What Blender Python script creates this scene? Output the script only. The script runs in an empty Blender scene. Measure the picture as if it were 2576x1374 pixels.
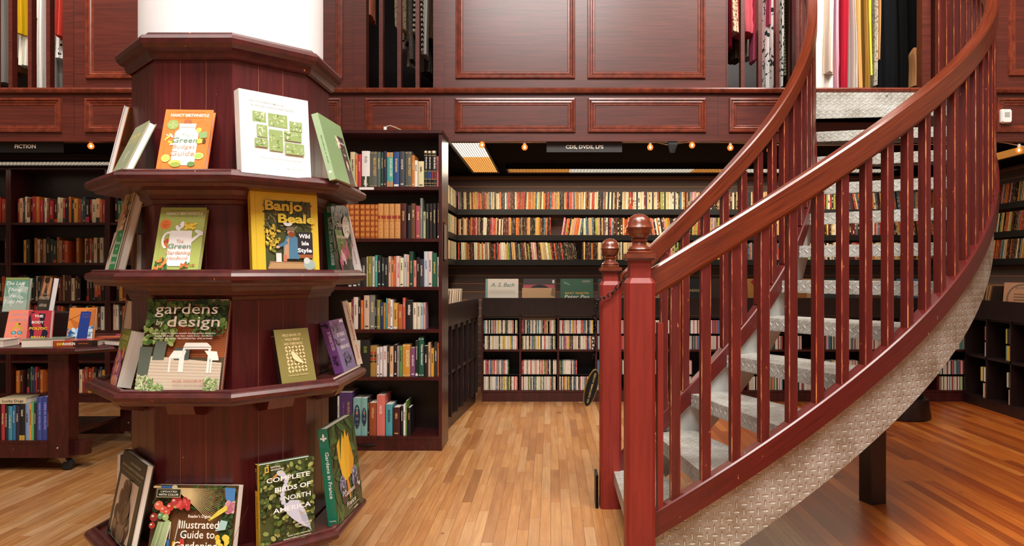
import bpy, bmesh, math, random
from mathutils import Vector, Matrix

# ------------------------------------------------------------ camera, world, light, exposure
SC = bpy.context.scene
COL = bpy.context.collection
cam = bpy.data.objects.new('camera', bpy.data.cameras.new('camera'))
COL.objects.link(cam)
cam.location = (0, 0, 1.22)
cam.rotation_euler = (math.pi / 2, 0, 0)
cam.data.lens = 1800 / 2576 * 36
cam.data.sensor_width = 36
cam.data.shift_x = -97 / 2576
cam.data.shift_y = 4 / 2576 * -1
cam.data.clip_start = 0.05
SC.camera = cam
SC.view_settings.view_transform = 'Standard'
SC.view_settings.look = 'None'
SC.view_settings.gamma = 1
SC.view_settings.use_curve_mapping = False
SC.view_settings.exposure = 0.0
SC.cycles.use_denoising = True
SC.cycles.max_bounces = 6
SC.cycles.diffuse_bounces = 3
SC.cycles.glossy_bounces = 3
SC.cycles.transmission_bounces = 4
world = bpy.data.worlds.new('world'); SC.world = world
world.use_nodes = True
world.node_tree.nodes['Background'].inputs[0].default_value = (1.0, 0.93, 0.86, 1)
world.node_tree.nodes['Background'].inputs[1].default_value = 0.015


def area(name, loc, target, sx, sy, watts, col, spread=180):
    l = bpy.data.lights.new(name, 'AREA'); l.shape = 'RECTANGLE'
    l.size = sx; l.size_y = sy; l.energy = watts; l.color = col; l.spread = math.radians(spread)
    o = bpy.data.objects.new(name, l); COL.objects.link(o); o.location = loc
    d = Vector(target) - Vector(loc)
    o.rotation_euler = d.to_track_quat('-Z', 'Y').to_euler()
    return o


area('shop_ceiling_light', (-0.3, 1.0, 5.5), (-0.3, 1.3, 0), 2.6, 1.0, 350, (1, 0.965, 0.92))
area('shop_ceiling_light', (-0.2, -1.3, 5.5), (-0.2, -0.6, 0), 2.4, 0.9, 180, (1, 0.965, 0.92))
area('shop_ceiling_light', (-3.2, 2.2, 5.5), (-3.1, 2.6, 0), 1.6, 0.8, 65, (1, 0.965, 0.92))
area('shop_ceiling_light', (2.3, 1.6, 5.5), (2.3, 2.0, 0), 1.8, 0.8, 200, (1, 0.93, 0.84))
area('mezzanine_fill_light', (2.3, 3.9, 5.4), (2.3, 5.7, 3.0), 0.8, 0.3, 34, (1, 0.95, 0.88), 70)  # added unseen fill lamp that brightens the clothes at the stair top
area('mezzanine_fill_light', (-3.6, 3.9, 5.4), (-3.6, 5.7, 3.0), 0.8, 0.3, 26, (1, 0.95, 0.88), 70)  # same added fill for the clothes behind the left bars
area('front_fill_light', (-0.4, -3.9, 2.8), (-0.4, 3, 1.6), 5.0, 2.6, 16, (0.96, 0.98, 1.0))  # added frontal fill behind the camera; no window is built there


# ------------------------------------------------------------ colours and materials
def srgb(h):
    h = h.lstrip('#')
    out = []
    for i in (0, 2, 4):
        c = int(h[i:i + 2], 16) / 255
        out.append(c / 12.92 if c <= 0.04045 else ((c + 0.055) / 1.055) ** 2.4)
    return (out[0], out[1], out[2], 1.0)


class NT:
    def __init__(s, name):
        s.m = bpy.data.materials.new(name); s.m.use_nodes = True
        s.t = s.m.node_tree; s.n = s.t.nodes; s.l = s.t.links
        s.b = s.n['Principled BSDF']

    def node(s, typ, **kw):
        n = s.n.new(typ)
        for k, v in kw.items():
            if k == 'ins':
                for a, b in v.items():
                    if isinstance(b, bpy.types.NodeSocket): s.l.new(b, n.inputs[a])
                    else: n.inputs[a].default_value = b
            else: setattr(n, k, v)
        return n

    def math(s, op, a, b=0.0, c=0.0):
        n = s.n.new('ShaderNodeMath'); n.operation = op
        for i, v in enumerate((a, b, c)):
            if isinstance(v, bpy.types.NodeSocket): s.l.new(v, n.inputs[i])
            else: n.inputs[i].default_value = v
        return n.outputs[0]

    def mix(s, f, a, b, blend='MIX'):
        n = s.n.new('ShaderNodeMix'); n.data_type = 'RGBA'; n.blend_type = blend
        for i, v in ((0, f), (6, a), (7, b)):
            if isinstance(v, bpy.types.NodeSocket): s.l.new(v, n.inputs[i])
            else: n.inputs[i].default_value = v
        return n.outputs[2]

    def ramp(s, f, stops):
        n = s.n.new('ShaderNodeValToRGB'); s.l.new(f, n.inputs[0])
        e = n.color_ramp.elements
        e[0].position, e[0].color = stops[0]
        e[1].position, e[1].color = stops[-1]
        for p, c in stops[1:-1]:
            x = e.new(p); x.color = c
        return n.outputs[0]

    def set(s, **kw):
        for k, v in kw.items():
            k = k.replace('_', ' ')
            if isinstance(v, bpy.types.NodeSocket): s.l.new(v, s.b.inputs[k])
            else: s.b.inputs[k].default_value = v

    def bump(s, h, strength=0.3, dist=0.002):
        n = s.node('ShaderNodeBump', ins={'Height': h, 'Strength': strength, 'Distance': dist})
        s.l.new(n.outputs[0], s.b.inputs['Normal'])


def noise(nt, vec, scale, detail=3, rough=0.55):
    return nt.node('ShaderNodeTexNoise', ins={'Vector': vec, 'Scale': scale, 'Detail': detail, 'Roughness': rough}).outputs[0]


def mapped(nt, scale, rot=(0, 0, 0)):
    tc = nt.node('ShaderNodeTexCoord')
    return nt.node('ShaderNodeMapping', ins={'Vector': tc.outputs['Object'], 'Scale': scale, 'Rotation': rot}).outputs[0]


def wood(name, dark, light, stretch=(18, 18, 1.2), rough=0.32, nick=0.0, nickcol='#d98a5a', coat=0.35, bump=0.15, uv=False):
    nt = NT(name)
    v = nt.node('ShaderNodeMapping', ins={'Vector': nt.node('ShaderNodeUVMap', uv_map='UVMap').outputs[0], 'Scale': (1.2, 34, 1)}).outputs[0] if uv else mapped(nt, stretch)
    g = noise(nt, v, 4.0, 6, 0.62)
    g2 = noise(nt, v, 1.1, 2)
    f = nt.math('ADD', nt.math('MULTIPLY', g, 0.75), nt.math('MULTIPLY', g2, 0.25))
    c = nt.ramp(f, [(0.36, srgb(dark)), (0.64, srgb(light))])
    if nick > 0:
        vv = mapped(nt, (1, 1, 0.35))
        k = noise(nt, vv, 70, 3, 0.6)
        m = nt.math('GREATER_THAN', k, 0.78 - nick)
        c = nt.mix(nt.math('MULTIPLY', m, 0.75), c, srgb(nickcol))
    nt.set(Base_Color=c, Roughness=rough)
    nt.set(Coat_Weight=coat, Coat_Roughness=0.22)
    nt.bump(g, bump, 0.001)
    return nt.m


def plain(name, col, rough=0.5, metal=0.0, var=0.12, scale=12, coat=0.0):
    nt = NT(name)
    v = mapped(nt, (1, 1, 1))
    g = noise(nt, v, scale, 3)
    c0 = srgb(col)
    c = nt.ramp(g, [(0.3, tuple(x * (1 - var) for x in c0[:3]) + (1,)), (0.7, tuple(min(1, x * (1 + var)) for x in c0[:3]) + (1,))])
    nt.set(Base_Color=c, Roughness=rough, Metallic=metal, Coat_Weight=coat)
    return nt.m


def emissive(name, col, strength, base='#ffffff'):
    nt = NT(name)
    nt.set(Base_Color=srgb(base), Emission_Color=srgb(col), Emission_Strength=strength)
    return nt.m


def printed(name, rough=0.35, coat=0.25):
    nt = NT(name)
    a = nt.node('ShaderNodeVertexColor', layer_name='Col').outputs[0]
    g = noise(nt, mapped(nt, (1, 1, 1)), 60, 2)
    c = nt.mix(nt.math('MULTIPLY', g, 0.10), a, (0.02, 0.02, 0.02, 1))
    nt.set(Base_Color=c, Roughness=rough, Coat_Weight=coat, Coat_Roughness=0.15)
    return nt.m


def case_mat(name):
    nt = NT(name)
    oi = nt.node('ShaderNodeObjectInfo')
    tc = nt.node('ShaderNodeTexCoord')
    off = nt.node('ShaderNodeCombineXYZ', ins={0: nt.math('MULTIPLY', oi.outputs['Random'], 37.0), 2: nt.math('MULTIPLY', oi.outputs['Random'], 91.0)}).outputs[0]
    v = nt.node('ShaderNodeVectorMath', operation='ADD', ins={0: tc.outputs['Object'], 1: off}).outputs[0]
    vm = nt.node('ShaderNodeMapping', ins={'Vector': v, 'Scale': (60, 1, 22)}).outputs[0]
    g = noise(nt, vm, 1.6, 4, 0.7)
    m = nt.math('GREATER_THAN', g, 0.565)
    m2 = nt.math('LESS_THAN', g, 0.40)
    c = nt.mix(nt.math('MULTIPLY', m, 0.45), oi.outputs['Color'], srgb('#f0d4a4'))
    c = nt.mix(nt.math('MULTIPLY', m2, 0.45), c, srgb('#3a1d12'))
    nt.set(Base_Color=c, Roughness=0.35)
    return nt.m


def diamond_plate(name, base='#a9a8a0', scale=22.0, metal=0.2, stain='#8f806c', rot=0.0):
    nt = NT(name)
    uv = nt.node('ShaderNodeUVMap', uv_map='UVMap').outputs[0]
    sp = nt.node('ShaderNodeSeparateXYZ', ins={0: nt.node('ShaderNodeMapping', ins={'Vector': uv, 'Scale': (scale, scale, 1), 'Rotation': (0, 0, rot)}).outputs[0]})
    x, y = sp.outputs[0], sp.outputs[1]
    fx = nt.math('SUBTRACT', nt.math('FRACT', x), 0.5); fy = nt.math('SUBTRACT', nt.math('FRACT', y), 0.5)
    par = nt.math('MODULO', nt.math('ADD', nt.math('ADD', nt.math('FLOOR', x), nt.math('FLOOR', y)), 1000.0), 2.0)
    par = nt.math('GREATER_THAN', par, 0.5)
    a = nt.math('ADD', nt.math('MULTIPLY', fx, nt.math('SUBTRACT', 1.0, par)), nt.math('MULTIPLY', fy, par))
    b = nt.math('ADD', nt.math('MULTIPLY', fy, nt.math('SUBTRACT', 1.0, par)), nt.math('MULTIPLY', fx, par))
    r = nt.math('ADD', nt.math('POWER', nt.math('DIVIDE', nt.math('ABSOLUTE', a), 0.50), 2.0), nt.math('POWER', nt.math('DIVIDE', nt.math('ABSOLUTE', b), 0.17), 2.0))
    h = nt.node('ShaderNodeMapRange', interpolation_type='SMOOTHSTEP', ins={'Value': r, 'From Min': 1.0, 'From Max': 0.25, 'To Min': 0.0, 'To Max': 1.0}).outputs[0]
    g = noise(nt, mapped(nt, (1, 1, 1)), 7, 5, 0.65)
    g2 = noise(nt, mapped(nt, (30, 30, 2)), 4, 3, 0.6)
    c = nt.ramp(g, [(0.35, srgb(stain)), (0.62, srgb(base))])
    c = nt.mix(nt.math('MULTIPLY', h, 0.35), c, srgb('#f0eee6'))
    c = nt.mix(nt.math('MULTIPLY', g2, 0.22), c, srgb('#6e665c'))
    nt.set(Base_Color=c, Roughness=0.42, Metallic=metal)
    nt.bump(h, 1.0, 0.004)
    return nt.m


def plank_floor(name, cols, width, length, rough=0.33, gap='#5a3417'):
    nt = NT(name)
    tc = nt.node('ShaderNodeTexCoord')
    sp = nt.node('ShaderNodeSeparateXYZ', ins={0: tc.outputs['Object']})
    u = nt.math('DIVIDE', sp.outputs[0], width)
    row = nt.math('FLOOR', u)
    wn = nt.node('ShaderNodeTexWhiteNoise', noise_dimensions='1D', ins={'W': row}).outputs[0]
    v = nt.math('ADD', nt.math('DIVIDE', sp.outputs[1], length), nt.math('MULTIPLY', wn, 17.0))
    idx = nt.math('FLOOR', v)
    cell = nt.node('ShaderNodeCombineXYZ', ins={0: row, 1: idx, 2: 0.0}).outputs[0]
    wv = nt.node('ShaderNodeTexWhiteNoise', noise_dimensions='3D', ins={'Vector': cell})
    rnd = wv.outputs[0]
    off = nt.node('ShaderNodeVectorMath', operation='SCALE', ins={0: wv.outputs[1], 'Scale': 13.0}).outputs[0]
    pv = nt.node('ShaderNodeVectorMath', operation='ADD', ins={0: tc.outputs['Object'], 1: off}).outputs[0]
    gm = nt.node('ShaderNodeMapping', ins={'Vector': pv, 'Scale': (26, 2.2, 1)}).outputs[0]
    g = noise(nt, gm, 1.6, 7, 0.62)
    wv2 = nt.node('ShaderNodeTexWave', wave_type='BANDS', bands_direction='X', ins={'Vector': nt.node('ShaderNodeMapping', ins={'Vector': pv, 'Scale': (1, 0.12, 1)}).outputs[0], 'Scale': 34.0, 'Distortion': 9.0, 'Detail': 2.0, 'Detail Scale': 1.2}).outputs[1]
    kn = noise(nt, nt.node('ShaderNodeMapping', ins={'Vector': pv, 'Scale': (9, 4.5, 1)}).outputs[0], 1.3, 1)
    knot = nt.math('GREATER_THAN', kn, 0.775)
    c = nt.ramp(rnd, [(i / (len(cols) - 1), srgb(x)) for i, x in enumerate(cols)])
    c = nt.mix(nt.math('MULTIPLY', nt.math('SUBTRACT', 1.0, g), 0.80), c, srgb('#7a3e17'), 'MULTIPLY')
    c = nt.mix(nt.math('MULTIPLY', wv2, 0.16), c, srgb('#6b3514'))
    c = nt.mix(nt.math('MULTIPLY', knot, 0.55), c, srgb('#3c1c0c'))
    fu = nt.math('FRACT', u); fv = nt.math('FRACT', v)
    g1 = nt.math('LESS_THAN', fu, 0.035); g2 = nt.math('LESS_THAN', fv, 0.0016 / length)
    gp = nt.math('MAXIMUM', g1, g2)
    c = nt.mix(nt.math('MULTIPLY', gp, 0.85), c, srgb(gap))
    nt.set(Base_Color=c, Roughness=nt.math('ADD', nt.math('MULTIPLY', g, 0.2), rough - 0.1), Coat_Weight=0.3, Coat_Roughness=0.28)
    nt.bump(nt.math('SUBTRACT', g, gp), 0.25, 0.0012)
    return nt.m


def cloth_mat(name, c1, c2=None, kind='plain', scale=30):
    nt = NT(name)
    v = mapped(nt, (1, 1, 1))
    if kind == 'plain':
        g = noise(nt, v, 90, 2)
        c = nt.mix(nt.math('MULTIPLY', g, 0.18), srgb(c1), (0, 0, 0, 1))
    elif kind == 'print':
        g = noise(nt, v, scale, 2, 0.5)
        c = nt.mix(nt.math('GREATER_THAN', g, 0.57), srgb(c1), srgb(c2))
    elif kind == 'stripe':
        s = nt.node('ShaderNodeSeparateXYZ', ins={0: v}).outputs[2]
        g = nt.math('GREATER_THAN', nt.math('FRACT', nt.math('MULTIPLY', s, scale)), 0.5)
        c = nt.mix(g, srgb(c1), srgb(c2))
    elif kind == 'dots':
        w = nt.node('ShaderNodeTexVoronoi', ins={'Vector': v, 'Scale': scale}).outputs[0]
        c = nt.mix(nt.math('LESS_THAN', w, 0.33), srgb(c1), srgb(c2))
    nt.set(Base_Color=c, Roughness=0.95, Specular_IOR_Level=0.12)
    return nt.m


M = {}
M['facade'] = wood('facade_mahogany', '#431610', '#60261a', (1.0, 18, 22), 0.38, 0.0, coat=0.45)
M['moulding'] = wood('moulding_mahogany', '#541f12', '#803823', (6, 6, 6), 0.28, 0.01, '#c9805a', coat=0.45)
M['kiosk'] = wood('kiosk_mahogany', '#3b0e10', '#5e191b', (18, 18, 1.0), 0.36, 0.02, '#c98a66', coat=0.25)
M['kiosk_edge'] = wood('kiosk_moulding', '#330d0d', '#521a17', (7, 7, 7), 0.36, 0.05, '#d39468', coat=0.22)
M['shelfwood'] = wood('bookcase_mahogany', '#2c0b0b', '#4a1614', (9, 9, 2), 0.36, 0.04, '#c46a35', coat=0.2)
M['darkwood'] = wood('dark_stained_wood', '#160a09', '#26110f', (9, 9, 2), 0.42, 0.0, coat=0.15)
M['newel'] = wood('painted_newel_red', '#761e16', '#8c281c', (14, 14, 1.0), 0.5, 0.035, '#e0a070', coat=0.04)
M['baluster'] = wood('painted_baluster_red', '#4c120f', '#641b16', (16, 16, 1.0), 0.42, 0.06, '#d98a50', coat=0.12)
M['baserail'] = wood('painted_base_rail_red', '#48100e', '#641a16', (5, 5, 12), 0.36, 0.05, '#d9987a', coat=0.2, uv=True)
M['handrail'] = wood('handrail_oak', '#4e1a0d', '#7c3419', (4, 4, 14), 0.30, 0.02, '#c77a45', coat=0.45, uv=True)
M['finial'] = wood('turned_finial_wood', '#52200f', '#7a3820', (5, 5, 20), 0.28, 0.02, '#c77a45', coat=0.5)
M['plate'] = diamond_plate('galvanised_diamond_plate', '#b9b5aa', 34.0)
M['tread'] = diamond_plate('tread_diamond_plate', '#c4c4be', 32.0, 0.25, '#9c978c', 0.785)
nt = NT('worn_paint_edge')
_g = noise(nt, mapped(nt, (6, 6, 1.0)), 9, 4, 0.7)
nt.set(Base_Color=nt.ramp(_g, [(0.40, srgb('#6a1e16')), (0.52, srgb('#a8482a')), (0.62, srgb('#d08a50'))]), Roughness=0.5)
M['worn'] = nt.m
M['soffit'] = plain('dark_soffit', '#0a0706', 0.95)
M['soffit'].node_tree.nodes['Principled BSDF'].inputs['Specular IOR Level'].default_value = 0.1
M['seam'] = plain('board_seam_bare_wood', '#8a4a34', 0.6)
M['galv'] = plain('galvanised_sheet', '#b4b6b2', 0.5, 0.15, 0.22, 6)
M['plaster'] = plain('white_plaster', '#f0f0f3', 0.8, 0, 0.03, 5)
M['cream'] = plain('cream_wall_paint', '#8f7f6e', 0.8, 0, 0.03, 5)
M['black'] = plain('black_lacquer', '#070606', 0.5)
M['darkmetal'] = plain('black_metal', '#1c1918', 0.35, 0.8)
M['rubber'] = plain('black_rubber', '#121212', 0.7)
M['steel'] = plain('brushed_steel', '#9a978f', 0.3, 0.9)
M['white'] = plain('white_plastic', '#eceae6', 0.4, 0, 0.03)
M['wire'] = plain('cream_wire', '#b9a58a', 0.5)
M['gold'] = plain('brass_edge', '#b08a45', 0.35, 0.7)
M['print'] = printed('printed_paper')
M['leather'] = printed('bound_cloth', 0.5, 0.1)
M['case'] = case_mat('plastic_case')
M['floor'] = plank_floor('oak_strip_floor', ['#a9713c', '#d89c5e', '#e0a868', '#d49656', '#c08248', '#e6b478', '#ecbe88', '#cc9052', '#dea464', '#e2ac70'], 0.052, 0.62)
M['floor_red'] = plank_floor('pine_plank_floor', ['#a04614', '#c8641c', '#dc7c2a', '#ac5014', '#e68e3c', '#bc5c1a', '#904010', '#d47226'], 0.062, 1.5, 0.36)
M['tube_white'] = emissive('fluorescent_white', '#fff4e0', 1.5)
M['tube_amber'] = emissive('fluorescent_amber', '#ffa544', 1.0)
M['tube_dim'] = emissive('fluorescent_dim', '#fff0dc', 1.3)
M['signgrey'] = plain('sign_grey', '#2e2c2c', 0.6)
nt = NT('amber_bulb_glass')
_tr = nt.node('ShaderNodeBsdfTransparent', ins={'Color': srgb('#ffb87a')}); _em = nt.node('ShaderNodeEmission', ins={'Color': srgb('#ff8a3c'), 'Strength': 1.6})
_mx = nt.node('ShaderNodeMixShader', ins={0: 0.55, 1: _tr.outputs[0], 2: _em.outputs[0]}); nt.l.new(_mx.outputs[0], nt.n['Material Output'].inputs[0]); M['bulb'] = nt.m
M['filament'] = emissive('filament', '#ffe2b0', 40)


def slatwall():
    nt = NT('slatwall_panel')
    tc = nt.node('ShaderNodeTexCoord')
    z = nt.node('ShaderNodeSeparateXYZ', ins={0: tc.outputs['Object']}).outputs[2]
    f = nt.math('FRACT', nt.math('ADD', nt.math('DIVIDE', z, 0.0855), 0.28))
    g = nt.math('LESS_THAN', f, 0.07)
    c = nt.mix(g, srgb('#6e5a54'), srgb('#d8905c'))
    nt.set(Base_Color=c, Roughness=0.5)
    return nt.m


M['slat'] = slatwall()


def page_mat():
    nt = NT('page_edges')
    v = mapped(nt, (1, 900, 3))
    g = noise(nt, v, 1.0, 2)
    c = nt.ramp(g, [(0.3, srgb('#c9b8a6')), (0.6, srgb('#efe6da'))])
    nt.set(Base_Color=c, Roughness=0.85)
    return nt.m


M['pages'] = page_mat()
nt = NT('page_edges_white'); nt.set(Base_Color=nt.ramp(noise(nt, mapped(nt, (1, 900, 3)), 1.0, 2), [(0.3, srgb('#dcdada')), (0.6, srgb('#f6f4f2'))]), Roughness=0.85); M['pages_white'] = nt.m


# ------------------------------------------------------------ mesh builder
class MB:
    def __init__(s, loc=(0, 0, 0)):
        s.v = []; s.f = []; s.m = []; s.c = []; s.uv = {}; s.smooth = set()
        s.o = Vector(loc); s.mats = []; s.T = None

    def mi(s, mat):
        if mat not in s.mats: s.mats.append(mat)
        return s.mats.index(mat)

    def vert(s, p):
        p = Vector(p)
        if s.T is not None: p = s.T @ p
        s.v.append(p - s.o); return len(s.v) - 1

    def face(s, idx, mat, col=None, uv=None, smooth=False):
        s.f.append(tuple(idx)); s.m.append(s.mi(mat)); s.c.append(col)
        if uv: s.uv[len(s.f) - 1] = uv
        if smooth: s.smooth.add(len(s.f) - 1)

    def poly(s, pts, mat, col=None, uv=None):
        s.face([s.vert(p) for p in pts], mat, col, uv)

    def box(s, a, b, mat, col=None):
        x0, y0, z0 = a; x1, y1, z1 = b
        i = [s.vert(p) for p in ((x0, y0, z0), (x1, y0, z0), (x1, y1, z0), (x0, y1, z0), (x0, y0, z1), (x1, y0, z1), (x1, y1, z1), (x0, y1, z1))]
        for q in ((0, 3, 2, 1), (4, 5, 6, 7), (0, 1, 5, 4), (1, 2, 6, 5), (2, 3, 7, 6), (3, 0, 4, 7)):
            s.face([i[k] for k in q], mat, col)

    def cbox(s, cx, cy, z0, z1, wx, wy, mat, ang=0.0, ch=0.0, col=None, edge=None):
        """upright box turned about z, with chamfered vertical edges"""
        hx, hy = wx / 2, wy / 2
        if ch > 0:
            P = [(-hx + ch, -hy), (hx - ch, -hy), (hx, -hy + ch), (hx, hy - ch), (hx - ch, hy), (-hx + ch, hy), (-hx, hy - ch), (-hx, -hy + ch)]
        else:
            P = [(-hx, -hy), (hx, -hy), (hx, hy), (-hx, hy)]
        c, n = math.cos(ang), math.sin(ang)
        P = [(cx + x * c - y * n, cy + x * n + y * c) for x, y in P]
        s.prism(P, z0, z1, mat, col, None, edge)

    def prism(s, P, z0, z1, mat, col=None, P2=None, edge=None):
        P2 = P2 or P
        f0 = z0 if callable(z0) else (lambda i: z0)
        f1 = z1 if callable(z1) else (lambda i: z1)
        a = [s.vert((p[0], p[1], f0(i))) for i, p in enumerate(P)]
        b = [s.vert((p[0], p[1], f1(i))) for i, p in enumerate(P2)]
        n = len(P)
        s.face(a[::-1], mat, col); s.face(b, mat, col)
        for i in range(n):
            j = (i + 1) % n
            s.face((a[i], a[j], b[j], b[i]), edge if (edge and i % 2) else mat, col)

    def loft(s, rings, mat, closed=True, cap=True, col=None, smooth=False, uvs=None):
        """rings: list of point lists of equal length"""
        R = [[s.vert(p) for p in r] for r in rings]
        n = len(R[0])
        for k in range(len(R) - 1):
            for i in range(n if closed else n - 1):
                j = (i + 1) % n
                uv = None
                if uvs: uv = [uvs[k][i], uvs[k][i + 1], uvs[k + 1][i + 1], uvs[k + 1][i]]
                s.face((R[k][i], R[k][j], R[k + 1][j], R[k + 1][i]), mat, col, uv, smooth)
        if cap:
            s.face(R[0][::-1], mat, col); s.face(R[-1], mat, col)

    def lathe(s, c, prof, mat, n=24, col=None, smooth=True):
        rings = [[(c[0] + r * math.cos(2 * math.pi * k / n), c[1] + r * math.sin(2 * math.pi * k / n), c[2] + z) for k in range(n)] for r, z in prof]
        s.loft(rings, mat, True, True, col, smooth)

    def tube(s, pts, r, mat, n=8, col=None, cap=True):
        pts = [Vector(p) for p in pts]; rings = []
        up = Vector((0, 0, 1))
        for i, p in enumerate(pts):
            d = (pts[min(i + 1, len(pts) - 1)] - pts[max(i - 1, 0)]).normalized()
            a = d.cross(up)
            if a.length < 1e-3: a = d.cross(Vector((1, 0, 0)))
            a.normalize(); b = d.cross(a).normalized()
            rings.append([p + a * (r * math.cos(2 * math.pi * k / n)) + b * (r * math.sin(2 * math.pi * k / n)) for k in range(n)])
        s.loft(rings, mat, True, cap, col, True)

    def sphere(s, c, r, mat, n=16, m=10, sz=1.0, col=None):
        s.lathe(c, [(r * math.sin(math.pi * k / m) + 1e-5, -r * sz * math.cos(math.pi * k / m)) for k in range(m + 1)], mat, n, col)

    def frame(s, x0, x1, z0, z1, y, prof, mat, panel=None):
        """rectangular moulding frame facing -Y. prof: (inset, height) pairs"""
        rings = []
        for ins, h in prof:
            rings.append([(x0 + ins, y - h, z0 + ins), (x1 - ins, y - h, z0 + ins), (x1 - ins, y - h, z1 - ins), (x0 + ins, y - h, z1 - ins)])
        s.loft(rings, mat, True, False)
        if panel:
            ins, h = prof[-1]
            s.poly([(x0 + ins, y - h, z0 + ins), (x1 - ins, y - h, z0 + ins), (x1 - ins, y - h, z1 - ins), (x0 + ins, y - h, z1 - ins)], panel)

    def build(s, name, parent=None, bevel=0.0):
        me = bpy.data.meshes.new(name)
        me.from_pydata([tuple(v) for v in s.v], [], s.f)
        for m in s.mats: me.materials.append(m)
        me.polygons.foreach_set('material_index', s.m)
        if any(c is not None for c in s.c):
            at = me.color_attributes.new('Col', 'FLOAT_COLOR', 'CORNER')
            buf = []
            for p, c in zip(me.polygons, s.c):
                buf += list(c or (1, 1, 1, 1)) * p.loop_total
            at.data.foreach_set('color', buf)
        if s.uv:
            ul = me.uv_layers.new(name='UVMap')
            for fi, uv in s.uv.items():
                p = me.polygons[fi]
                for k, li in enumerate(p.loop_indices): ul.data[li].uv = uv[k]
        if s.smooth:
            for i in s.smooth: me.polygons[i].use_smooth = True
            me.set_sharp_from_angle(angle=0.6)
        me.update()
        o = bpy.data.objects.new(name, me); COL.objects.link(o)
        if parent is not None:
            o.parent = parent
        o.location = s.o if parent is None else (0, 0, 0)
        if bevel > 0:
            b = o.modifiers.new('bevel', 'BEVEL'); b.width = bevel; b.segments = 2; b.limit_method = 'ANGLE'; b.angle_limit = 0.9
        return o


def tag(o, label=None, cat=None, group=None, kind=None):
    if label: o['label'] = label
    if cat: o['category'] = cat
    if group: o['group'] = group
    if kind: o['kind'] = kind
    return o


def thing(name, label, cat, loc, group=None):
    o = bpy.data.objects.new(name, None); COL.objects.link(o); o.location = loc
    o.empty_display_size = 0.05
    return tag(o, label, cat, group)


def struct(o):
    o['kind'] = 'structure'; return o


ORD = ['zeroth', 'first', 'second', 'third', 'fourth', 'fifth', 'sixth', 'seventh', 'eighth', 'ninth', 'tenth', 'eleventh', 'twelfth', 'thirteenth', 'fourteenth', 'fifteenth', 'sixteenth', 'seventeenth', 'eighteenth', 'nineteenth']
TENS = ['', '', 'twenty', 'thirty', 'forty', 'fifty', 'sixty', 'seventy', 'eighty', 'ninety']


def ordinal(n):
    if n < 20: return ORD[n]
    if n < 100:
        t, u = divmod(n, 10)
        return (TENS[t][:-1] + 'ieth') if u == 0 else TENS[t] + '-' + ORD[u]
    return 'hundredth' if n == 100 else 'hundred-and-' + ordinal(n - 100)


NAMED = {'black': '#15100f', 'dark brown': '#3a2016', 'brown': '#7a4a2a', 'tan': '#c49a68', 'cream': '#ead9bb', 'white': '#f0eeea', 'grey': '#85827e', 'dark grey': '#45423f',
         'red': '#b32a25', 'dark red': '#6d1a1c', 'pink': '#e08088', 'orange': '#dd7430', 'yellow': '#dfb53a', 'olive': '#7f7a38', 'green': '#3f7f4c', 'dark green': '#1f4232',
         'teal': '#3f9a94', 'light blue': '#86b4cc', 'blue': '#35599a', 'navy': '#1c2748', 'purple': '#5b3a78', 'lilac': '#a793c4'}


def cname(h):
    c = [int(h[i:i + 2], 16) for i in (1, 3, 5)]
    return min(NAMED, key=lambda k: sum((a - b) ** 2 for a, b in zip(c, [int(NAMED[k][i:i + 2], 16) for i in (1, 3, 5)])))


# ------------------------------------------------------------ lettering
_TG = {}


def text_geo(s, bold=0.0, shear=0.0):
    k = (s, bold, shear)
    if k in _TG: return _TG[k]
    cu = bpy.data.curves.new('lettering', 'FONT'); cu.body = s; cu.size = 1.0
    cu.resolution_u = 2; cu.offset = bold; cu.shear = shear
    o = bpy.data.objects.new('lettering', cu); COL.objects.link(o)
    dg = bpy.context.evaluated_depsgraph_get()
    me = bpy.data.meshes.new_from_object(o.evaluated_get(dg))
    vs = [(v.co.x, v.co.y) for v in me.vertices]; fs = [tuple(p.vertices) for p in me.polygons]
    bpy.data.objects.remove(o); bpy.data.curves.remove(cu); bpy.data.meshes.remove(me)
    if not vs: vs = [(0, 0)]
    x0 = min(v[0] for v in vs); x1 = max(v[0] for v in vs)
    _TG[k] = (vs, fs, x0, x1)
    return _TG[k]


def R_(x0, y0, x1, y1, c): return ('P', [(x0, y0), (x1, y0), (x1, y1), (x0, y1)], c)
def P_(pts, c): return ('P', pts, c)
def E_(cx, cy, rx, ry, c, rot=0): return ('E', cx, cy, rx, ry, c, rot)
def T_(s, x, y, size, c, al='C', bold=0.012, sh=0.0, rot=0, fit=None): return ('T', s, x, y, size, c, al, bold, sh, rot, fit)


def leaves(n, x0, y0, x1, y1, cols, r=0.02, seed=1, asp=0.5):
    rg = random.Random(seed); out = []
    for i in range(n):
        rr = r * rg.uniform(0.6, 1.4)
        out.append(E_(rg.uniform(x0, x1), rg.uniform(y0, y1), rr, rr * asp, rg.choice(cols), rg.uniform(0, 180)))
    return out


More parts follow.
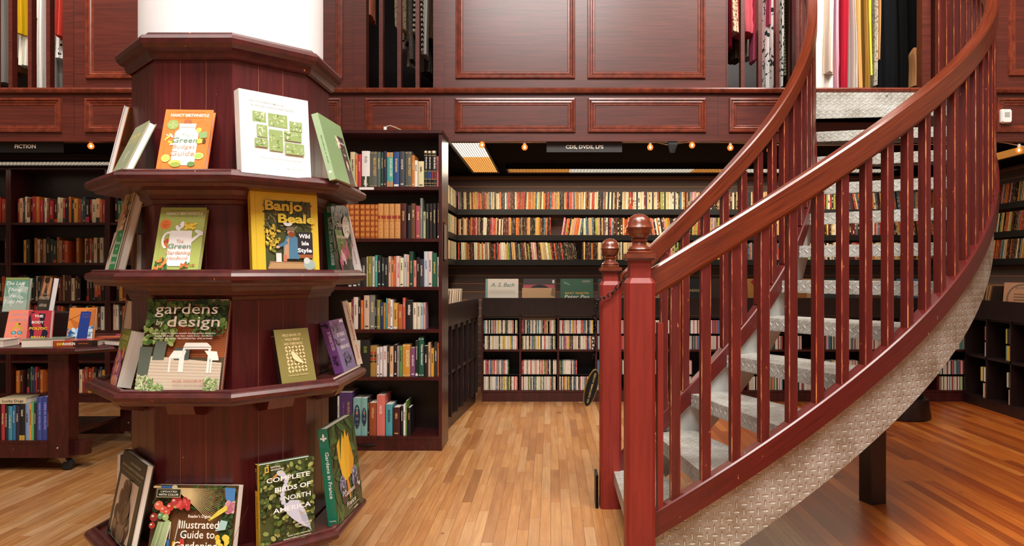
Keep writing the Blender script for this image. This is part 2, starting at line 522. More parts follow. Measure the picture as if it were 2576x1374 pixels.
def draw(mb, art, w, h, mp, mat, sref=None):
    """art in cover fractions; mp(x, z, layer) -> point. ellipse radii in fractions of w"""
    for k, a in enumerate(art):
        ly = k + 1
        if a[0] == 'P':
            P = [(x * w, y * h) for x, y in a[1]]; c = a[2]
            mb.poly([mp(x, y, ly) for x, y in P], mat, srgb(c))
        elif a[0] == 'E':
            _, cx, cy, rx, ry, c, rot = a
            n = 20 if rx > 0.06 else 8
            q = math.radians(rot); P = []
            for i in range(n):
                t = 2 * math.pi * i / n
                ex, ey = rx * w * math.cos(t), ry * w * math.sin(t)
                x = cx * w + ex * math.cos(q) - ey * math.sin(q); y = cy * h + ex * math.sin(q) + ey * math.cos(q)
                P.append((min(max(x, 0), w), min(max(y, 0), h)))
            mb.poly([mp(x, y, ly) for x, y in P], mat, srgb(c))
        else:
            _, s, x, y, size, c, al, bold, sh, rot, fit = a
            vs, fs, x0, x1 = text_geo(s, bold, sh)
            sc = size * (sref or h)
            sx = sc
            if fit: sx = fit * (w if rot == 0 else h) / max(x1 - x0, 1e-3)
            ox = {'L': -x0, 'C': -(x0 + x1) / 2, 'R': -x1}[al]
            q = math.radians(rot); cq, sq = math.cos(q), math.sin(q)
            idx = []
            for vx, vy in vs:
                ax, ay = (vx + ox) * sx, vy * sc
                px, py = x * w + ax * cq - ay * sq, y * h + ax * sq + ay * cq
                idx.append(mb.vert(mp(px, py, ly)))
            col = srgb(c)
            for f in fs: mb.face([idx[i] for i in f], mat, col)

# ------------------------------------------------------------ the room
FY = 5.17        # plane of the mezzanine front
ZM = 2.53        # mezzanine floor
ZS = 2.17        # lower edge of the mezzanine front
ZC = 2.23        # ceiling of the alcoves


def fx(px): return (px - 1385) * 5.15 / 1800          # facade x from photo column
def fz(py): return 1.22 + (683 - py) * 5.15 / 1800


m = MB(); m.box((-6.9, -4.2, -0.05), (1.15, 8.0, 0), M['floor']); o = struct(m.build('floor'))
m = MB(); m.box((1.15, -4.2, -0.05), (5.4, 8.0, 0), M['floor_red']); o = struct(m.build('floor_right'))
m = MB(); m.box((-6.9, -4.2, 5.6), (5.4, 8.0, 5.7), M['plaster']); struct(m.build('ceiling'))
m = MB(); m.box((-7.0, -4.2, 0), (-6.9, 8.0, 5.6), M['cream']); struct(m.build('wall_left'))
m = MB(); m.box((5.4, -4.2, 0), (5.5, 8.0, 5.6), M['cream']); struct(m.build('wall_right'))
m = MB(); m.box((-6.9, -4.3, 0), (5.4, -4.2, 5.6), M['cream']); struct(m.build('wall_front'))
m = MB(); m.box((-6.9, 7.57, 0), (-1.13, 7.7, ZC), M['darkwood']); m.box((-1.13, 7.57, 0), (5.4, 7.7, ZC), M['slat'])
struct(m.build('wall_back'))
m = MB(); m.box((-6.9, 7.6, ZM), (5.4, 7.7, 5.6), M['darkwood']); struct(m.build('wall_mezzanine_back'))
m = MB(); m.box((-1.17, 5.17, 0), (-1.09, 7.57, ZC), M['darkwood']); struct(m.build('wall_alcove_left'))
m = MB(); m.box((4.44, 5.25, 0), (4.52, 7.57, ZC), M['slat']); struct(m.build('wall_alcove_right'))
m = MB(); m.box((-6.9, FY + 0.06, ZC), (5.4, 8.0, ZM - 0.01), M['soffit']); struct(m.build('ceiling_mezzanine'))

# mezzanine front: fascia, ledge, panels and openings
MOULD = [(0, 0.0), (0.004, 0.016), (0.016, 0.018), (0.022, 0.008), (0.034, 0.010), (0.040, 0.004), (0.052, 0.004), (0.058, -0.004)]
m = MB()
m.box((-6.9, FY, ZS), (5.4, FY + 0.06, ZM - 0.01), M['facade'])
m.box((-6.9, FY - 0.012, ZS - 0.012), (5.4, FY + 0.06, ZS + 0.02), M['facade'])
for a, b in ((-240, 152), (210, 505), (565, 858), (917, 1086), (1143, 1448), (1479, 1778), (1835, 2005), (2509, 2680), (2740, 2900)):
    m.frame(fx(a), fx(b), fz(333), fz(245), FY - 0.0005, MOULD, M['moulding'], M['facade'])
for a in (182, 890, 1115, 1808, 2508):      # seams between the fascia boards
    m.box((fx(a) - 0.0012, FY - 0.0006, ZS + 0.02), (fx(a) + 0.0012, FY + 0.001, ZM - 0.02), M['darkwood'])
fascia = struct(m.build('wall_mezzanine_fascia'))
m = MB()
prof = [(FY + 0.06, ZM - 0.012), (FY - 0.004, ZM - 0.012), (FY - 0.010, ZM - 0.022), (FY - 0.026, ZM - 0.026), (FY - 0.036, ZM - 0.014), (FY - 0.038, ZM), (FY - 0.032, ZM + 0.010), (FY - 0.018, ZM + 0.014), (FY + 0.06, ZM + 0.014)]
m.loft([[(x, a, b) for a, b in prof] for x in (-6.9, 5.4)], M['moulding'], True, True, None, True)
m.box((-6.9, FY + 0.05, ZM - 0.012), (5.4, 7.6, ZM + 0.004), M['darkwood'])
struct(m.build('trim_1'))
Z1 = ZM + 0.014
m = MB()
for a, b in ((-700, -560), (180, 890), (1115, 1832), (2508, 3600)):
    m.box((fx(a), FY, Z1), (fx(b), FY + 0.05, 5.6), M['facade'])
for a, b in ((155, 182), (888, 920), (1089, 1116), (1829, 1832), (2003, 2049), (2322, 2344), (2484, 2509)):
    m.box((fx(a), FY - 0.008, Z1), (fx(b), FY + 0.07, 5.6), M['facade'])
for a, b in ((212, 505), (565, 861), (1145, 1447), (1478, 1776), (2540, 2700)):
    m.frame(fx(a), fx(b), fz(197 if b < 2500 else 190), 4.5, FY - 0.0005, MOULD, M['moulding'], M['facade'])
struct(m.build('wall_mezzanine_front'))
for i, px in enumerate((-60, -20, 22, 71, 117, 957, 1003, 1049, 1870, 1914, 1958, 2360, 2400, 2440)):
    m = MB((fx(px), FY + 0.02, Z1)); m.cbox(fx(px), FY + 0.02, Z1, 5.6, 0.028, 0.05, M['facade'])
    o = struct(m.build('trim_%d' % (i + 2)))
# dark drop panel hanging behind the string lights
m = MB(); m.box((-6.9, 6.15, 2.19), (-1.2, 6.2, ZC), M['darkwood']); struct(m.build('trim_20'))

# white plaster column
m = MB((-1.2, 2.72, 0)); m.lathe((-1.2, 2.72, 0), [(0.320, 1.968), (0.320, 5.6)], M['plaster'], 64)
struct(m.build('column'))

# ------------------------------------------------------------ octagonal display stand
KC = Vector((-1.2, 2.72, 0))
KROT = math.radians(3.0)


def octpt(ap, k, z):
    r = ap / math.cos(math.pi / 8)
    a = -math.pi / 2 + math.pi / 8 + k * math.pi / 4 + KROT * 0
    return Vector((KC.x + r * math.cos(a), KC.y + r * math.sin(a), z))


def octrings(prof): return [[octpt(ap, k, z) for k in range(8)] for ap, z in prof]


kiosk = thing('display_stand', 'tall octagonal mahogany book stand with four shelves built around the white column', 'display stand', KC)
m = MB(KC)
m.loft(octrings([(0.316, 0.0), (0.316, 1.965)]), M['kiosk'], True, True)
body = m.build('body', kiosk)
m = MB(KC)      # board seams on each face
for k in range(8):
    a, b = octpt(0.3162, k, 0), octpt(0.3162, (k + 1) % 8, 0)
    nrm = Vector(((a.x + b.x) / 2 - KC.x, (a.y + b.y) / 2 - KC.y, 0)).normalized()
    for f in (0.335, 0.665):
        p = a.lerp(b, f); t = (b - a).normalized() * 0.0011
        q = nrm * 0.0006
        m.poly([p - t + q, p + t + q, p + t + q + Vector((0, 0, 1.95)), p - t + q + Vector((0, 0, 1.95))], M['seam'])
m.build('board_seams', kiosk)
m = MB(KC)
m.loft(octrings([(0.322, 1.93), (0.332, 1.935), (0.338, 1.955), (0.352, 1.962), (0.362, 1.975), (0.364, 1.99), (0.357, 2.003), (0.342, 2.006), (0.338, 2.016), (0.27, 2.016)]), M['kiosk_edge'], True, False)
m.build('crown_moulding', kiosk)


def kshelf(zr, bracket=True, cove=True):
    """zr: height of rim top"""
    m = MB(KC)
    pr = [(0.318, zr - 0.105), (0.323, zr - 0.102), (0.326, zr - 0.090), (0.333, zr - 0.086), (0.336, zr - 0.072), (0.344, zr - 0.058)] if cove else [(0.322, zr - 0.062)]
    pr += [(0.405, zr - 0.056), (0.420, zr - 0.054), (0.426, zr - 0.044), (0.440, zr - 0.042), (0.450, zr - 0.034), (0.452, zr - 0.022), (0.446, zr - 0.012), (0.434, zr - 0.010), (0.432, zr - 0.004), (0.426, zr), (0.418, zr), (0.415, zr - 0.014), (0.322, zr - 0.014)]
    m.loft(octrings(pr), M['kiosk_edge'], True, False)
    sh = m.build('shelf', kiosk)
    if bracket:
        for k in range(8):
            a, b = octpt(0.36, k, 0), octpt(0.36, (k + 1) % 8, 0)
            nrm = Vector(((a.x + b.x) / 2 - KC.x, (a.y + b.y) / 2 - KC.y, 0)).normalized(); t = (b - a).normalized()
            c = KC + nrm * 0.322
            w0 = zr - 0.056
            P = [(0, w0), (0.085, w0), (0.07, w0 - 0.03), (0.0, w0 - 0.045)]
            m2 = MB(KC)
            m2.loft([[c + t * s + nrm * d + Vector((0, 0, z)) for d, z in P] for s in (-0.045, 0.045)], M['kiosk'])
            m2.build('bracket', sh)


kshelf(1.549, False)
kshelf(1.226, False)
kshelf(0.840, True, False)
kshelf(0.310, True, False)


# ------------------------------------------------------------ books shown cover out
def octdist(x, y):
    return max((x - KC.x) * math.cos(a) + (y - KC.y) * math.sin(a) for a in [k * math.pi / 4 for k in range(8)])


def seat(base, psi, lean, w, h, t):
    """ease a leaning book so that it rests against the stand's body and stands inside the shelf rim"""
    ps = math.radians(psi); tx_, ty_ = math.cos(ps), math.sin(ps); nx, ny = math.sin(ps), -math.cos(ps)
    x, y, z = base; le0 = le = math.radians(lean)
    def back_ok(le, x, y):
        for f in (0, 0.25, 0.5, 0.75, 1):
            for u in (0.5, 0.8, 1.0):
                d = t * math.cos(le) + h * u * math.sin(le)
                if octdist(x + tx_ * w * f - nx * d, y + ty_ * w * f - ny * d) < 0.3165: return False
        return True
    def front_ok(x, y): return octdist(x, y) < 0.4135 and octdist(x + tx_ * w, y + ty_ * w) < 0.4135
    k = 0
    while not back_ok(le, x, y) and front_ok(x * 0.998, y * 0.998) and k < 20:
        x *= 0.998; y *= 0.998; w *= 0.998; h *= 0.998; k += 1
    while le > 0.02 and not back_ok(le, x, y): le -= 0.01
    return (x, y, z), math.degrees(le), w, h * math.cos(le0) / math.cos(le)


def cover_book(name, label, base, psi, lean, w, h, t, fcol, scol, art=(), sart=(), pages='pages', hard=True, group='books leaning on the octagonal stand', spine_side='L', roll=0.0, cat='book', bcol=None, bart=(), fit=True):
    if fit and group.endswith('octagonal stand'): base, lean, w, h = seat(base, psi, lean, w, h, t)
    psi, le = math.radians(psi), math.radians(lean)
    root = thing(name, label, cat, (base[0], base[1], base[2] + t * math.sin(le) + 0.0006), group)
    root.matrix_world = Matrix.Translation(root.location) @ Matrix.Rotation(psi, 4, 'Z') @ Matrix.Rotation(-le, 4, 'X') @ Matrix.Rotation(math.radians(roll), 4, 'Y')
    b = 0.003 if hard else 0.0008
    e = 0.004 if hard else 0.0
    m = MB(); F, S = srgb(fcol), srgb(scol)
    m.box((0, 0, 0), (w, b, h), M['print'], F)
    m.box((0, t - b, 0), (w, t, h), M['print'], srgb(bcol) if bcol else F)
    draw(m, bart, w, h, lambda x, z, l: (w - x, t + 0.0002 + 0.00004 * l, z), M['print'])
    if spine_side == 'L': m.box((-0.0012, 0.0004, 0), (b, t - 0.0004, h), M['print'], S)
    else: m.box((w - b, 0.0004, 0), (w + 0.0012, t - 0.0004, h), M['print'], S)
    draw(m, art, w, h, lambda x, z, l: (x, -0.0002 - 0.00004 * l, z), M['print'])
    if spine_side == 'L':
        draw(m, sart, t, h, lambda x, z, l: (-0.0014 - 0.00004 * l, t - x, z), M['print'], t)
    else:
        draw(m, sart, t, h, lambda x, z, l: (w + 0.0014 + 0.00004 * l, x, z), M['print'], t)
    m.build('cover', root)
    m = MB()
    if spine_side == 'L': m.box((b, b, e), (w - e - (0 if hard else 0.0005), t - b, h - e - (0 if hard else 0.0005)), M[pages])
    else: m.box((e, b, e), (w - b, t - b, h - e), M[pages])
    m.build('page_block', root)
    return root

GR = ['#3d6a33', '#55823f', '#2c4f28', '#7b9a4a', '#46703a', '#1d3a20']
rg = random.Random(5)

# --- top shelf
a = [R_(0, 0, 1, 1, '#ee7c36')] + [R_(0.085, 0, 0.092, 1, '#c95f22')]
a += [T_('GREAT BRITISH BAKE OFF WINNER', 0.52, 0.948, 0.022, '#9a4a1c', fit=0.62), T_('NANCY BIRTWHISTLE', 0.52, 0.885, 0.062, '#ffffff', bold=0.02, fit=0.80), T_('SUNDAY TIMES BESTSELLING AUTHOR', 0.52, 0.850, 0.022, '#9a4a1c', fit=0.60)]
for i in range(16):
    q = math.radians(10 + i * 11); a.append(P_([(0.8 + 0.06 * math.cos(q), 0.72 + 0.05 * math.sin(q)), (0.8 + 0.15 * math.cos(q), 0.72 + 0.10 * math.sin(q)), (0.803 + 0.15 * math.cos(q), 0.722 + 0.10 * math.sin(q))], '#8a3f18'))
a += [E_(0.20, 0.745, 0.12, 0.12, '#8fa860'), T_('101', 0.20, 0.765, 0.03, '#e8d8a0'), T_('money saving', 0.20, 0.735, 0.022, '#e8d8a0'), T_('tips', 0.20, 0.705, 0.022, '#e8d8a0'),
      E_(0.50, 0.80, 0.085, 0.055, '#a8633c'), R_(0.34, 0.685, 0.68, 0.765, '#d8d4d0'), R_(0.36, 0.70, 0.66, 0.71, '#9a948e'), R_(0.33, 0.745, 0.69, 0.765, '#f6f4f0'),
      P_([(0.36, 0.685), (0.66, 0.685), (0.76, 0.62), (0.76, 0.15), (0.70, 0.09), (0.32, 0.09), (0.27, 0.15), (0.27, 0.62)], '#f7f6f4')]
a += leaves(10, 0.08, 0.40, 0.25, 0.58, ['#ffffff', '#f0f0f0', '#e8c35a'], 0.05, 3, 0.35)
a += [E_(0.16, 0.20, 0.09, 0.09, '#dfe07a'), E_(0.16, 0.20, 0.07, 0.07, '#b9cf5a'), E_(0.83, 0.24, 0.10, 0.08, '#cfe08a'), E_(0.83, 0.24, 0.08, 0.06, '#9ebf5a'), E_(0.36, 0.13, 0.13, 0.07, '#f2d46a'), E_(0.38, 0.10, 0.11, 0.06, '#9aa84a'),
      E_(0.76, 0.66, 0.06, 0.06, '#f2cf5a'), P_([(0.76, 0.62), (0.93, 0.64), (0.95, 0.54), (0.80, 0.52)], '#86a86a'), E_(0.80, 0.48, 0.09, 0.06, '#e8c04a'), E_(0.90, 0.48, 0.04, 0.06, '#5a3a24'), E_(0.70, 0.11, 0.08, 0.06, '#5f8a4a')]
a += [T_('The', 0.50, 0.555, 0.065, '#e2b59a'), T_('Green', 0.50, 0.455, 0.115, '#6e8f72', sh=0.1, fit=0.52), T_('Budget', 0.50, 0.36, 0.085, '#dba288', sh=0.1, fit=0.46), T_('Guide', 0.49, 0.245, 0.105, '#dba288', sh=0.1, fit=0.50), T_('and Planet-friendly', 0.5, 0.03, 0.03, '#b65a24')]
cover_book('hardcover_book', 'small orange garden book with a glass jar drawing, on the top shelf', (-1.2692, 2.3000, 1.536), 3.5, 22, 0.153, 0.231, 0.020, '#ee7c36', '#e0702e', a, pages='pages_white')

a = [R_(0, 0, 1, 1, '#f6f6f4'), T_('PHOTOGRAPHIC MANUAL', 0.14, 0.865, 0.036, '#8e968c', 'L', fit=0.50), T_('OF WOODY LANDSCAPE PLANTS', 0.14, 0.815, 0.036, '#8e968c', 'L', fit=0.64)]
gb = [(0.17, 0.63, 0.36, 0.76), (0.39, 0.60, 0.67, 0.76), (0.70, 0.58, 0.89, 0.70), (0.22, 0.45, 0.37, 0.60), (0.39, 0.30, 0.59, 0.56), (0.61, 0.45, 0.87, 0.57), (0.18, 0.33, 0.37, 0.43), (0.61, 0.28, 0.90, 0.42)]
for i, (x0, y0, x1, y1) in enumerate(gb):
    a.append(R_(x0, y0, x1, y1, '#96ad6e'))
    a += leaves(16, x0 + 0.02, y0 + 0.015, x1 - 0.02, y1 - 0.015, ['#c3d0a4', '#6f8a4c', '#b3c48e', '#dbe2c6'], 0.020, i, 0.4)
a += [T_('Form and Function in the Landscape', 0.56, 0.19, 0.026, '#8e968c', fit=0.58), T_('by', 0.56, 0.13, 0.018, '#8e968c'), T_('MICHAEL A. DIRR', 0.74, 0.085, 0.018, '#8e968c', fit=0.22)]
sa = [T_('PHOTOGRAPHIC MANUAL OF WOODY LANDSCAPE PLANTS', 0.35, 0.72, 0.045, '#8e968c', 'C', rot=-90, fit=0.48), T_('DIRR', 0.5, 0.33, 0.045, '#8e968c', 'C', rot=-90, fit=0.05)]
cover_book('paperback_book', 'large white paperback plant manual with eight green photographs, on the top shelf', (-0.9932, 2.3043, 1.536), 47, 5.0, 0.240, 0.276, 0.036, '#f6f6f4', '#ece8e2', a, sa, pages='pages_white', hard=False)

a = [R_(0, 0, 1, 1, '#83a470'), R_(0.66, 0.0, 0.93, 0.78, '#3a2c2a'), T_('Bloodlines', 0.80, 0.66, 0.055, '#f0e6dc', fit=0.22), T_('in', 0.80, 0.56, 0.04, '#f0e6dc'), T_('Exile', 0.80, 0.47, 0.055, '#f0e6dc'), T_('A Novel', 0.80, 0.24, 0.035, '#f0e6dc'), T_('PAUL', 0.80, 0.04, 0.025, '#d8a060')]
a += leaves(14, 0.50, 0.58, 0.68, 0.74, ['#e8a080', '#f2e6da', '#f4c8a0', '#c0d0a0', '#ffffff'], 0.05, 8, 0.45) + [E_(0.79, 0.33, 0.05, 0.07, '#c7a690'), E_(0.80, 0.30, 0.03, 0.05, '#e9d6c6')]
sa = [T_('Bloodlines in Exile', 0.5, 0.46, 0.30, '#5f8a56', 'C', sh=0.2, rot=-90, fit=0.42), E_(0.5, 0.12, 0.25, 0.22, '#e6e6dc')]
cover_book('hardcover_book', 'tall sage green hardcover with a dark title strip, at the right of the top shelf', (-0.7482, 2.4941, 1.536), 88, 15.5, 0.240, 0.240, 0.024, '#83a470', '#a8c49a', a, sa)

a = [R_(0, 0, 1, 1, '#a3ab88'), T_('OLIVIA', 0.5, 0.86, 0.03, '#f0ecd8'), T_('CROPS', 0.52, 0.70, 0.13, '#e6c86a', bold=0.03, fit=0.62), T_('IN TIGHT SPOTS', 0.50, 0.61, 0.055, '#e6c86a', bold=0.03, fit=0.70), P_([(0.50, 0.20), (0.52, 0.20), (0.60, 0.40), (0.66, 0.32), (0.60, 0.44), (0.50, 0.33)], '#f2efe2'), T_('ALEX MITCHELL', 0.5, 0.06, 0.03, '#f0ecd8')]
cover_book('hardcover_book', 'small sage green hardcover titled in yellow, at the left of the top shelf', (-1.476, 2.405, 1.536), -46.6, 23.5, 0.167, 0.181, 0.024, '#a3ab88', '#b8be9c', a, pages='pages_white')
cover_book('hardcover_book', 'tall white hardcover with a peach back cover, behind the small sage green book', (-1.612, 2.755, 1.536), -90, 14.5, 0.170, 0.288, 0.020, '#eee9e4', '#d99262', [R_(0, 0, 1, 1, '#eee9e4')], bcol='#cf8a5a', bart=[T_('Green', 0.20, 0.50, 0.085, '#a8322a', 'C')], pages='pages_white', fit=False)

# --- second shelf
a = [R_(0, 0, 1, 1, '#a9b661'), R_(0.085, 0, 0.092, 1, '#8a9648'), T_('GREAT BRITISH BAKE OFF WINNER', 0.53, 0.94, 0.022, '#5f7034', fit=0.66), T_('NANCY BIRTWHISTLE', 0.53, 0.885, 0.058, '#ffffff', bold=0.02, fit=0.80), T_('SUNDAY TIMES BESTSELLING AUTHOR', 0.53, 0.855, 0.02, '#5f7034', fit=0.62),
     E_(0.15, 0.73, 0.12, 0.12, '#e5793a'), T_('101', 0.15, 0.755, 0.035, '#9a3f1c'), T_('Tips and', 0.15, 0.72, 0.028, '#9a3f1c'), T_('ideas', 0.15, 0.69, 0.028, '#9a3f1c')]
a += leaves(8, 0.18, 0.35, 0.34, 0.5, ['#e5793a', '#c8503a', '#5c7a34'], 0.04, 4, 0.8)
for i in range(22):      # watering can handle
    q = math.radians(70 + i * 8.5); a.append(E_(0.25 + 0.11 * math.cos(q), 0.48 + 0.15 * math.sin(q) * 0.8, 0.028, 0.028, '#f5f4f2'))
a += [P_([(0.28, 0.63), (0.76, 0.63), (0.80, 0.14), (0.72, 0.08), (0.36, 0.08), (0.28, 0.12)], '#f5f4f2'), P_([(0.74, 0.42), (0.76, 0.50), (0.94, 0.60), (0.97, 0.57)], '#f5f4f2'), E_(0.93, 0.60, 0.12, 0.045, '#f5f4f2', -25), E_(0.94, 0.605, 0.10, 0.03, '#e2e2e0', -25),
      E_(0.44, 0.67, 0.05, 0.08, '#f5f4f2', 30), E_(0.52, 0.72, 0.05, 0.09, '#f5f4f2', -10), E_(0.47, 0.70, 0.03, 0.02, '#c9a28a')]
a += leaves(26, 0.60, 0.65, 0.82, 0.75, ['#e8bc2c', '#f2d04a', '#c99a22'], 0.035, 5, 0.6)
a += leaves(20, 0.06, 0.04, 0.30, 0.20, ['#3d6a33', '#e5793a', '#2f5a34', '#ef8c4a'], 0.045, 6, 0.55) + leaves(14, 0.62, 0.05, 0.9, 0.13, ['#3d6a33', '#e5793a', '#b86a3a'], 0.04, 7, 0.45)
a += [T_('The', 0.53, 0.445, 0.065, '#e2b59a'), T_('Green', 0.53, 0.355, 0.10, '#7f9f82', sh=0.1, fit=0.50), T_('Gardening', 0.53, 0.265, 0.07, '#dba288', sh=0.1, fit=0.54), T_('Handbook', 0.53, 0.185, 0.065, '#dba288', sh=0.1, fit=0.46)]
cover_book('hardcover_book', 'light green hardcover with a white watering can, on the second shelf', (-1.3026, 2.3349, 1.213), 2, 17, 0.149, 0.225, 0.020, '#a9b661', '#9aa852', a)

a = [R_(0, 0, 1, 1, '#e8c83c'), R_(0.06, 0, 0.066, 1, '#c9a826')]
ph = [R_(0.19, 0.03, 0.89, 0.90, '#4a5230')]
ph += leaves(110, 0.19, 0.50, 0.88, 0.90, ['#3c4424', '#5c6636', '#8a7a4a', '#2c3320', '#9a8f64', '#6e4a34'], 0.035, 11, 0.3)
ph += leaves(45, 0.20, 0.26, 0.40, 0.58, ['#d8b83c', '#b99a34', '#8a8436', '#e8cc50'], 0.03, 12, 0.5)
ph += [R_(0.62, 0.18, 0.89, 0.28, '#9a5a34'), P_([(0.20, 0.04), (0.88, 0.04), (0.84, 0.13), (0.24, 0.14)], '#a87e58'), P_([(0.21, 0.05), (0.86, 0.05), (0.84, 0.11), (0.26, 0.12)], '#c2996c'), R_(0.20, 0.03, 0.88, 0.045, '#6a4428'),
       P_([(0.44, 0.17), (0.68, 0.17), (0.69, 0.42), (0.60, 0.47), (0.50, 0.46), (0.44, 0.36)], '#4f7fa0'), P_([(0.44, 0.17), (0.52, 0.17), (0.53, 0.44), (0.47, 0.38)], '#c9976c'), P_([(0.36, 0.30), (0.52, 0.36), (0.50, 0.40), (0.34, 0.33)], '#4f7fa0'), E_(0.36, 0.315, 0.03, 0.02, '#e0b090'),
       E_(0.56, 0.50, 0.055, 0.065, '#c98f70'), E_(0.57, 0.475, 0.055, 0.045, '#8a4a2c'), E_(0.56, 0.545, 0.075, 0.035, '#7a6a54'), R_(0.33, 0.13, 0.41, 0.24, '#e6e2da'), R_(0.435, 0.14, 0.49, 0.22, '#c97a5c'), E_(0.83, 0.10, 0.09, 0.08, '#a8b8b0'), E_(0.79, 0.15, 0.05, 0.05, '#d0d8d0'),
       E_(0.52, 0.62, 0.07, 0.05, '#dfe4e2'), R_(0.50, 0.62, 0.54, 0.70, '#2a2c28')]
ph += [R_(0.66, 0.23, 0.94 - 0.05, 0.51, '#2c2a33')]
a += ph + [T_('Banjo', 0.47, 0.775, 0.165, '#e9cf4a', bold=0.035, fit=0.56), T_('Beale', 0.655, 0.625, 0.150, '#e9cf4a', bold=0.035, fit=0.56), T_('Wild', 0.765, 0.435, 0.072, '#ffffff', bold=0.03), T_('Isle', 0.775, 0.345, 0.072, '#ffffff', bold=0.03), T_('Style', 0.765, 0.255, 0.072, '#ffffff', bold=0.03, fit=0.22)]
sa = [T_('Wild Isle Style', 0.5, 0.62, 0.5, '#b07a1e', 'C', bold=0.02, rot=-90, fit=0.55)]
cover_book('hardcover_book', 'large yellow hardcover with a photograph of a man in a blue shirt on its cover', (-0.9936, 2.3892, 1.213), 42.8, 5.0, 0.234, 0.278, 0.024, '#e8c83c', '#e0b830', a, sa)

a = [R_(0, 0, 1, 1, '#1f2a1e')] + leaves(60, 0.0, 0.3, 1, 1, ['#26361f', '#2f4426', '#1a241a', '#3a4f2a'], 0.09, 21, 0.4)
for i in range(14):
    x = 0.15 + 0.05 * i; a.append(P_([(x * 0.5, 0.62), (x * 0.5 + 0.02, 0.62), (x + 0.14, 0.2), (x + 0.11, 0.2)], rg.choice(['#7a9a4a', '#a3b86a', '#5f8040'])))
for i in range(9):
    a.append(E_(0.30 + 0.055 * i, 0.12 + 0.045 * (i % 4) + 0.02 * i, 0.05, 0.14, rg.choice(['#c25a78', '#b04468', '#d987a0', '#e8c6cc']), 28))
a += [E_(0.72, 0.68, 0.21, 0.235, '#d8d6ca'), E_(0.72, 0.68, 0.185, 0.205, '#eeeee6')] + leaves(14, 0.60, 0.58, 0.84, 0.78, ['#5a7a4a', '#8fae6a', '#a85a5a'], 0.03, 9, 0.4)
a += [T_('The', 0.30, 0.89, 0.03, '#f0e6d8'), T_('ARTIST', 0.32, 0.82, 0.062, '#f0e6d8', fit=0.42), T_('the', 0.32, 0.76, 0.03, '#f0e6d8'), T_('COOK', 0.33, 0.67, 0.070, '#f0e6d8', fit=0.36), T_('and the', 0.33, 0.60, 0.03, '#f0e6d8'), T_('GARDENER', 0.38, 0.50, 0.060, '#f0e6d8', fit=0.52), T_('Recipes', 0.38, 0.43, 0.03, '#f0e6d8')]
sa = [T_('KOCH', 0.5, 0.905, 0.6, '#f0f0e8', 'C', rot=-90, fit=0.08), T_('The ARTIST, the COOK, and the GARDENER', 0.5, 0.45, 0.62, '#f0f0e8', 'C', bold=0.02, rot=-90, fit=0.70)]
cover_book('hardcover_book', 'dark green cookbook with pink radishes on its cover, on the second shelf', (-0.8289, 2.7943 - 0.03, 1.213), 86, 14.5, 0.195, 0.278, 0.030, '#1f2a1e', '#1c6b4a', a, sa)
sa = [T_('THE ROCKEFELLER FAMILY GARDENS', 0.5, 0.5, 0.30, '#b0626c', 'C', rot=-90, fit=0.76), R_(0.15, 0.955, 0.85, 0.96, '#b0626c')]
cover_book('hardcover_book', 'slim white hardcover with pink spine lettering, behind the radish cookbook', (-0.790, 2.985, 1.213), 103, 12.5, 0.15, 0.282, 0.026, '#ece6e4', '#ece6e4', [R_(0, 0, 1, 1, '#ece6e4')], sa)

a = [R_(0, 0, 1, 1, '#c3ad88'), P_([(0.45, 1.0), (0.6, 0.7), (0.65, 0.7), (0.55, 1)], '#4a4a2c')] + leaves(46, 0.30, 0.66, 0.85, 0.93, ['#5a5a34', '#8a6a3c', '#d89a5c', '#6a3a34', '#a8b05a', '#3c3c24'], 0.09, 31, 0.5) + leaves(22, 0.35, 0.52, 0.7, 0.72, ['#e8c79c', '#f2dcc0', '#d99a7a', '#a84a3a'], 0.09, 32, 0.5)
a += [R_(0.0, 0, 0.42, 0.5, '#d8c8b4'), P_([(0.0, 0.20), (0.3, 0.52), (0.36, 0.50), (0.1, 0.1)], '#6a5a3c'), R_(0.36, 0, 0.90, 0.52, '#2f8f56'), T_('The', 0.68, 0.44, 0.05, '#cfe0c6'), T_('Flower', 0.62, 0.34, 0.065, '#cfe0c6'), T_('and', 0.62, 0.27, 0.05, '#cfe0c6'), T_('Market', 0.62, 0.18, 0.065, '#cfe0c6'), T_('Garden', 0.62, 0.09, 0.065, '#cfe0c6'), R_(0.92, 0, 1, 1, '#e8e0d6')]
cover_book('hardcover_book', 'tall beige garden book with a green title block, at the left of the second shelf', (-1.6081, 2.5849, 1.213), -43.3, 13.5, 0.118, 0.290, 0.028, '#c3ad88', '#8a7a5a', a)
cover_book('hardcover_book', 'orange book tucked behind the tall beige garden book', (-1.560, 2.66, 1.213), -50, 16, 0.085, 0.15, 0.020, '#b96f2c', '#b96f2c', (), pages='pages')

# --- third shelf
a = [R_(0, 0, 1, 1, '#5c4a34'), R_(0.2, 0.36, 1, 0.72, '#a3592f')]
for i in range(16): a.append(R_(0.2, 0.36 + i * 0.0225, 1, 0.364 + i * 0.0225, '#6e3518'))
a += [R_(0.22, 0.93, 0.72, 1.0, '#a2472a'), R_(0.75, 0.94, 0.98, 1.0, '#c9b49a')]
a += leaves(230, 0.0, 0.70, 1.0, 0.97, ['#2f4a24', '#46662e', '#5f7f38', '#1e331a', '#37552a', '#7c9448'], 0.045, 41, 0.6)
a += leaves(70, 0.02, 0.50, 0.40, 0.74, ['#5f7f38', '#86a04e', '#a3b86c', '#46662e'], 0.035, 42, 0.6) + leaves(40, 0.62, 0.60, 0.98, 0.72, ['#46662e', '#5f7f38', '#2f4a24'], 0.035, 43, 0.6)
a += [P_([(0, 0), (1, 0), (1, 0.30), (0.2, 0.37), (0.0, 0.37)], '#c8b9a4')]
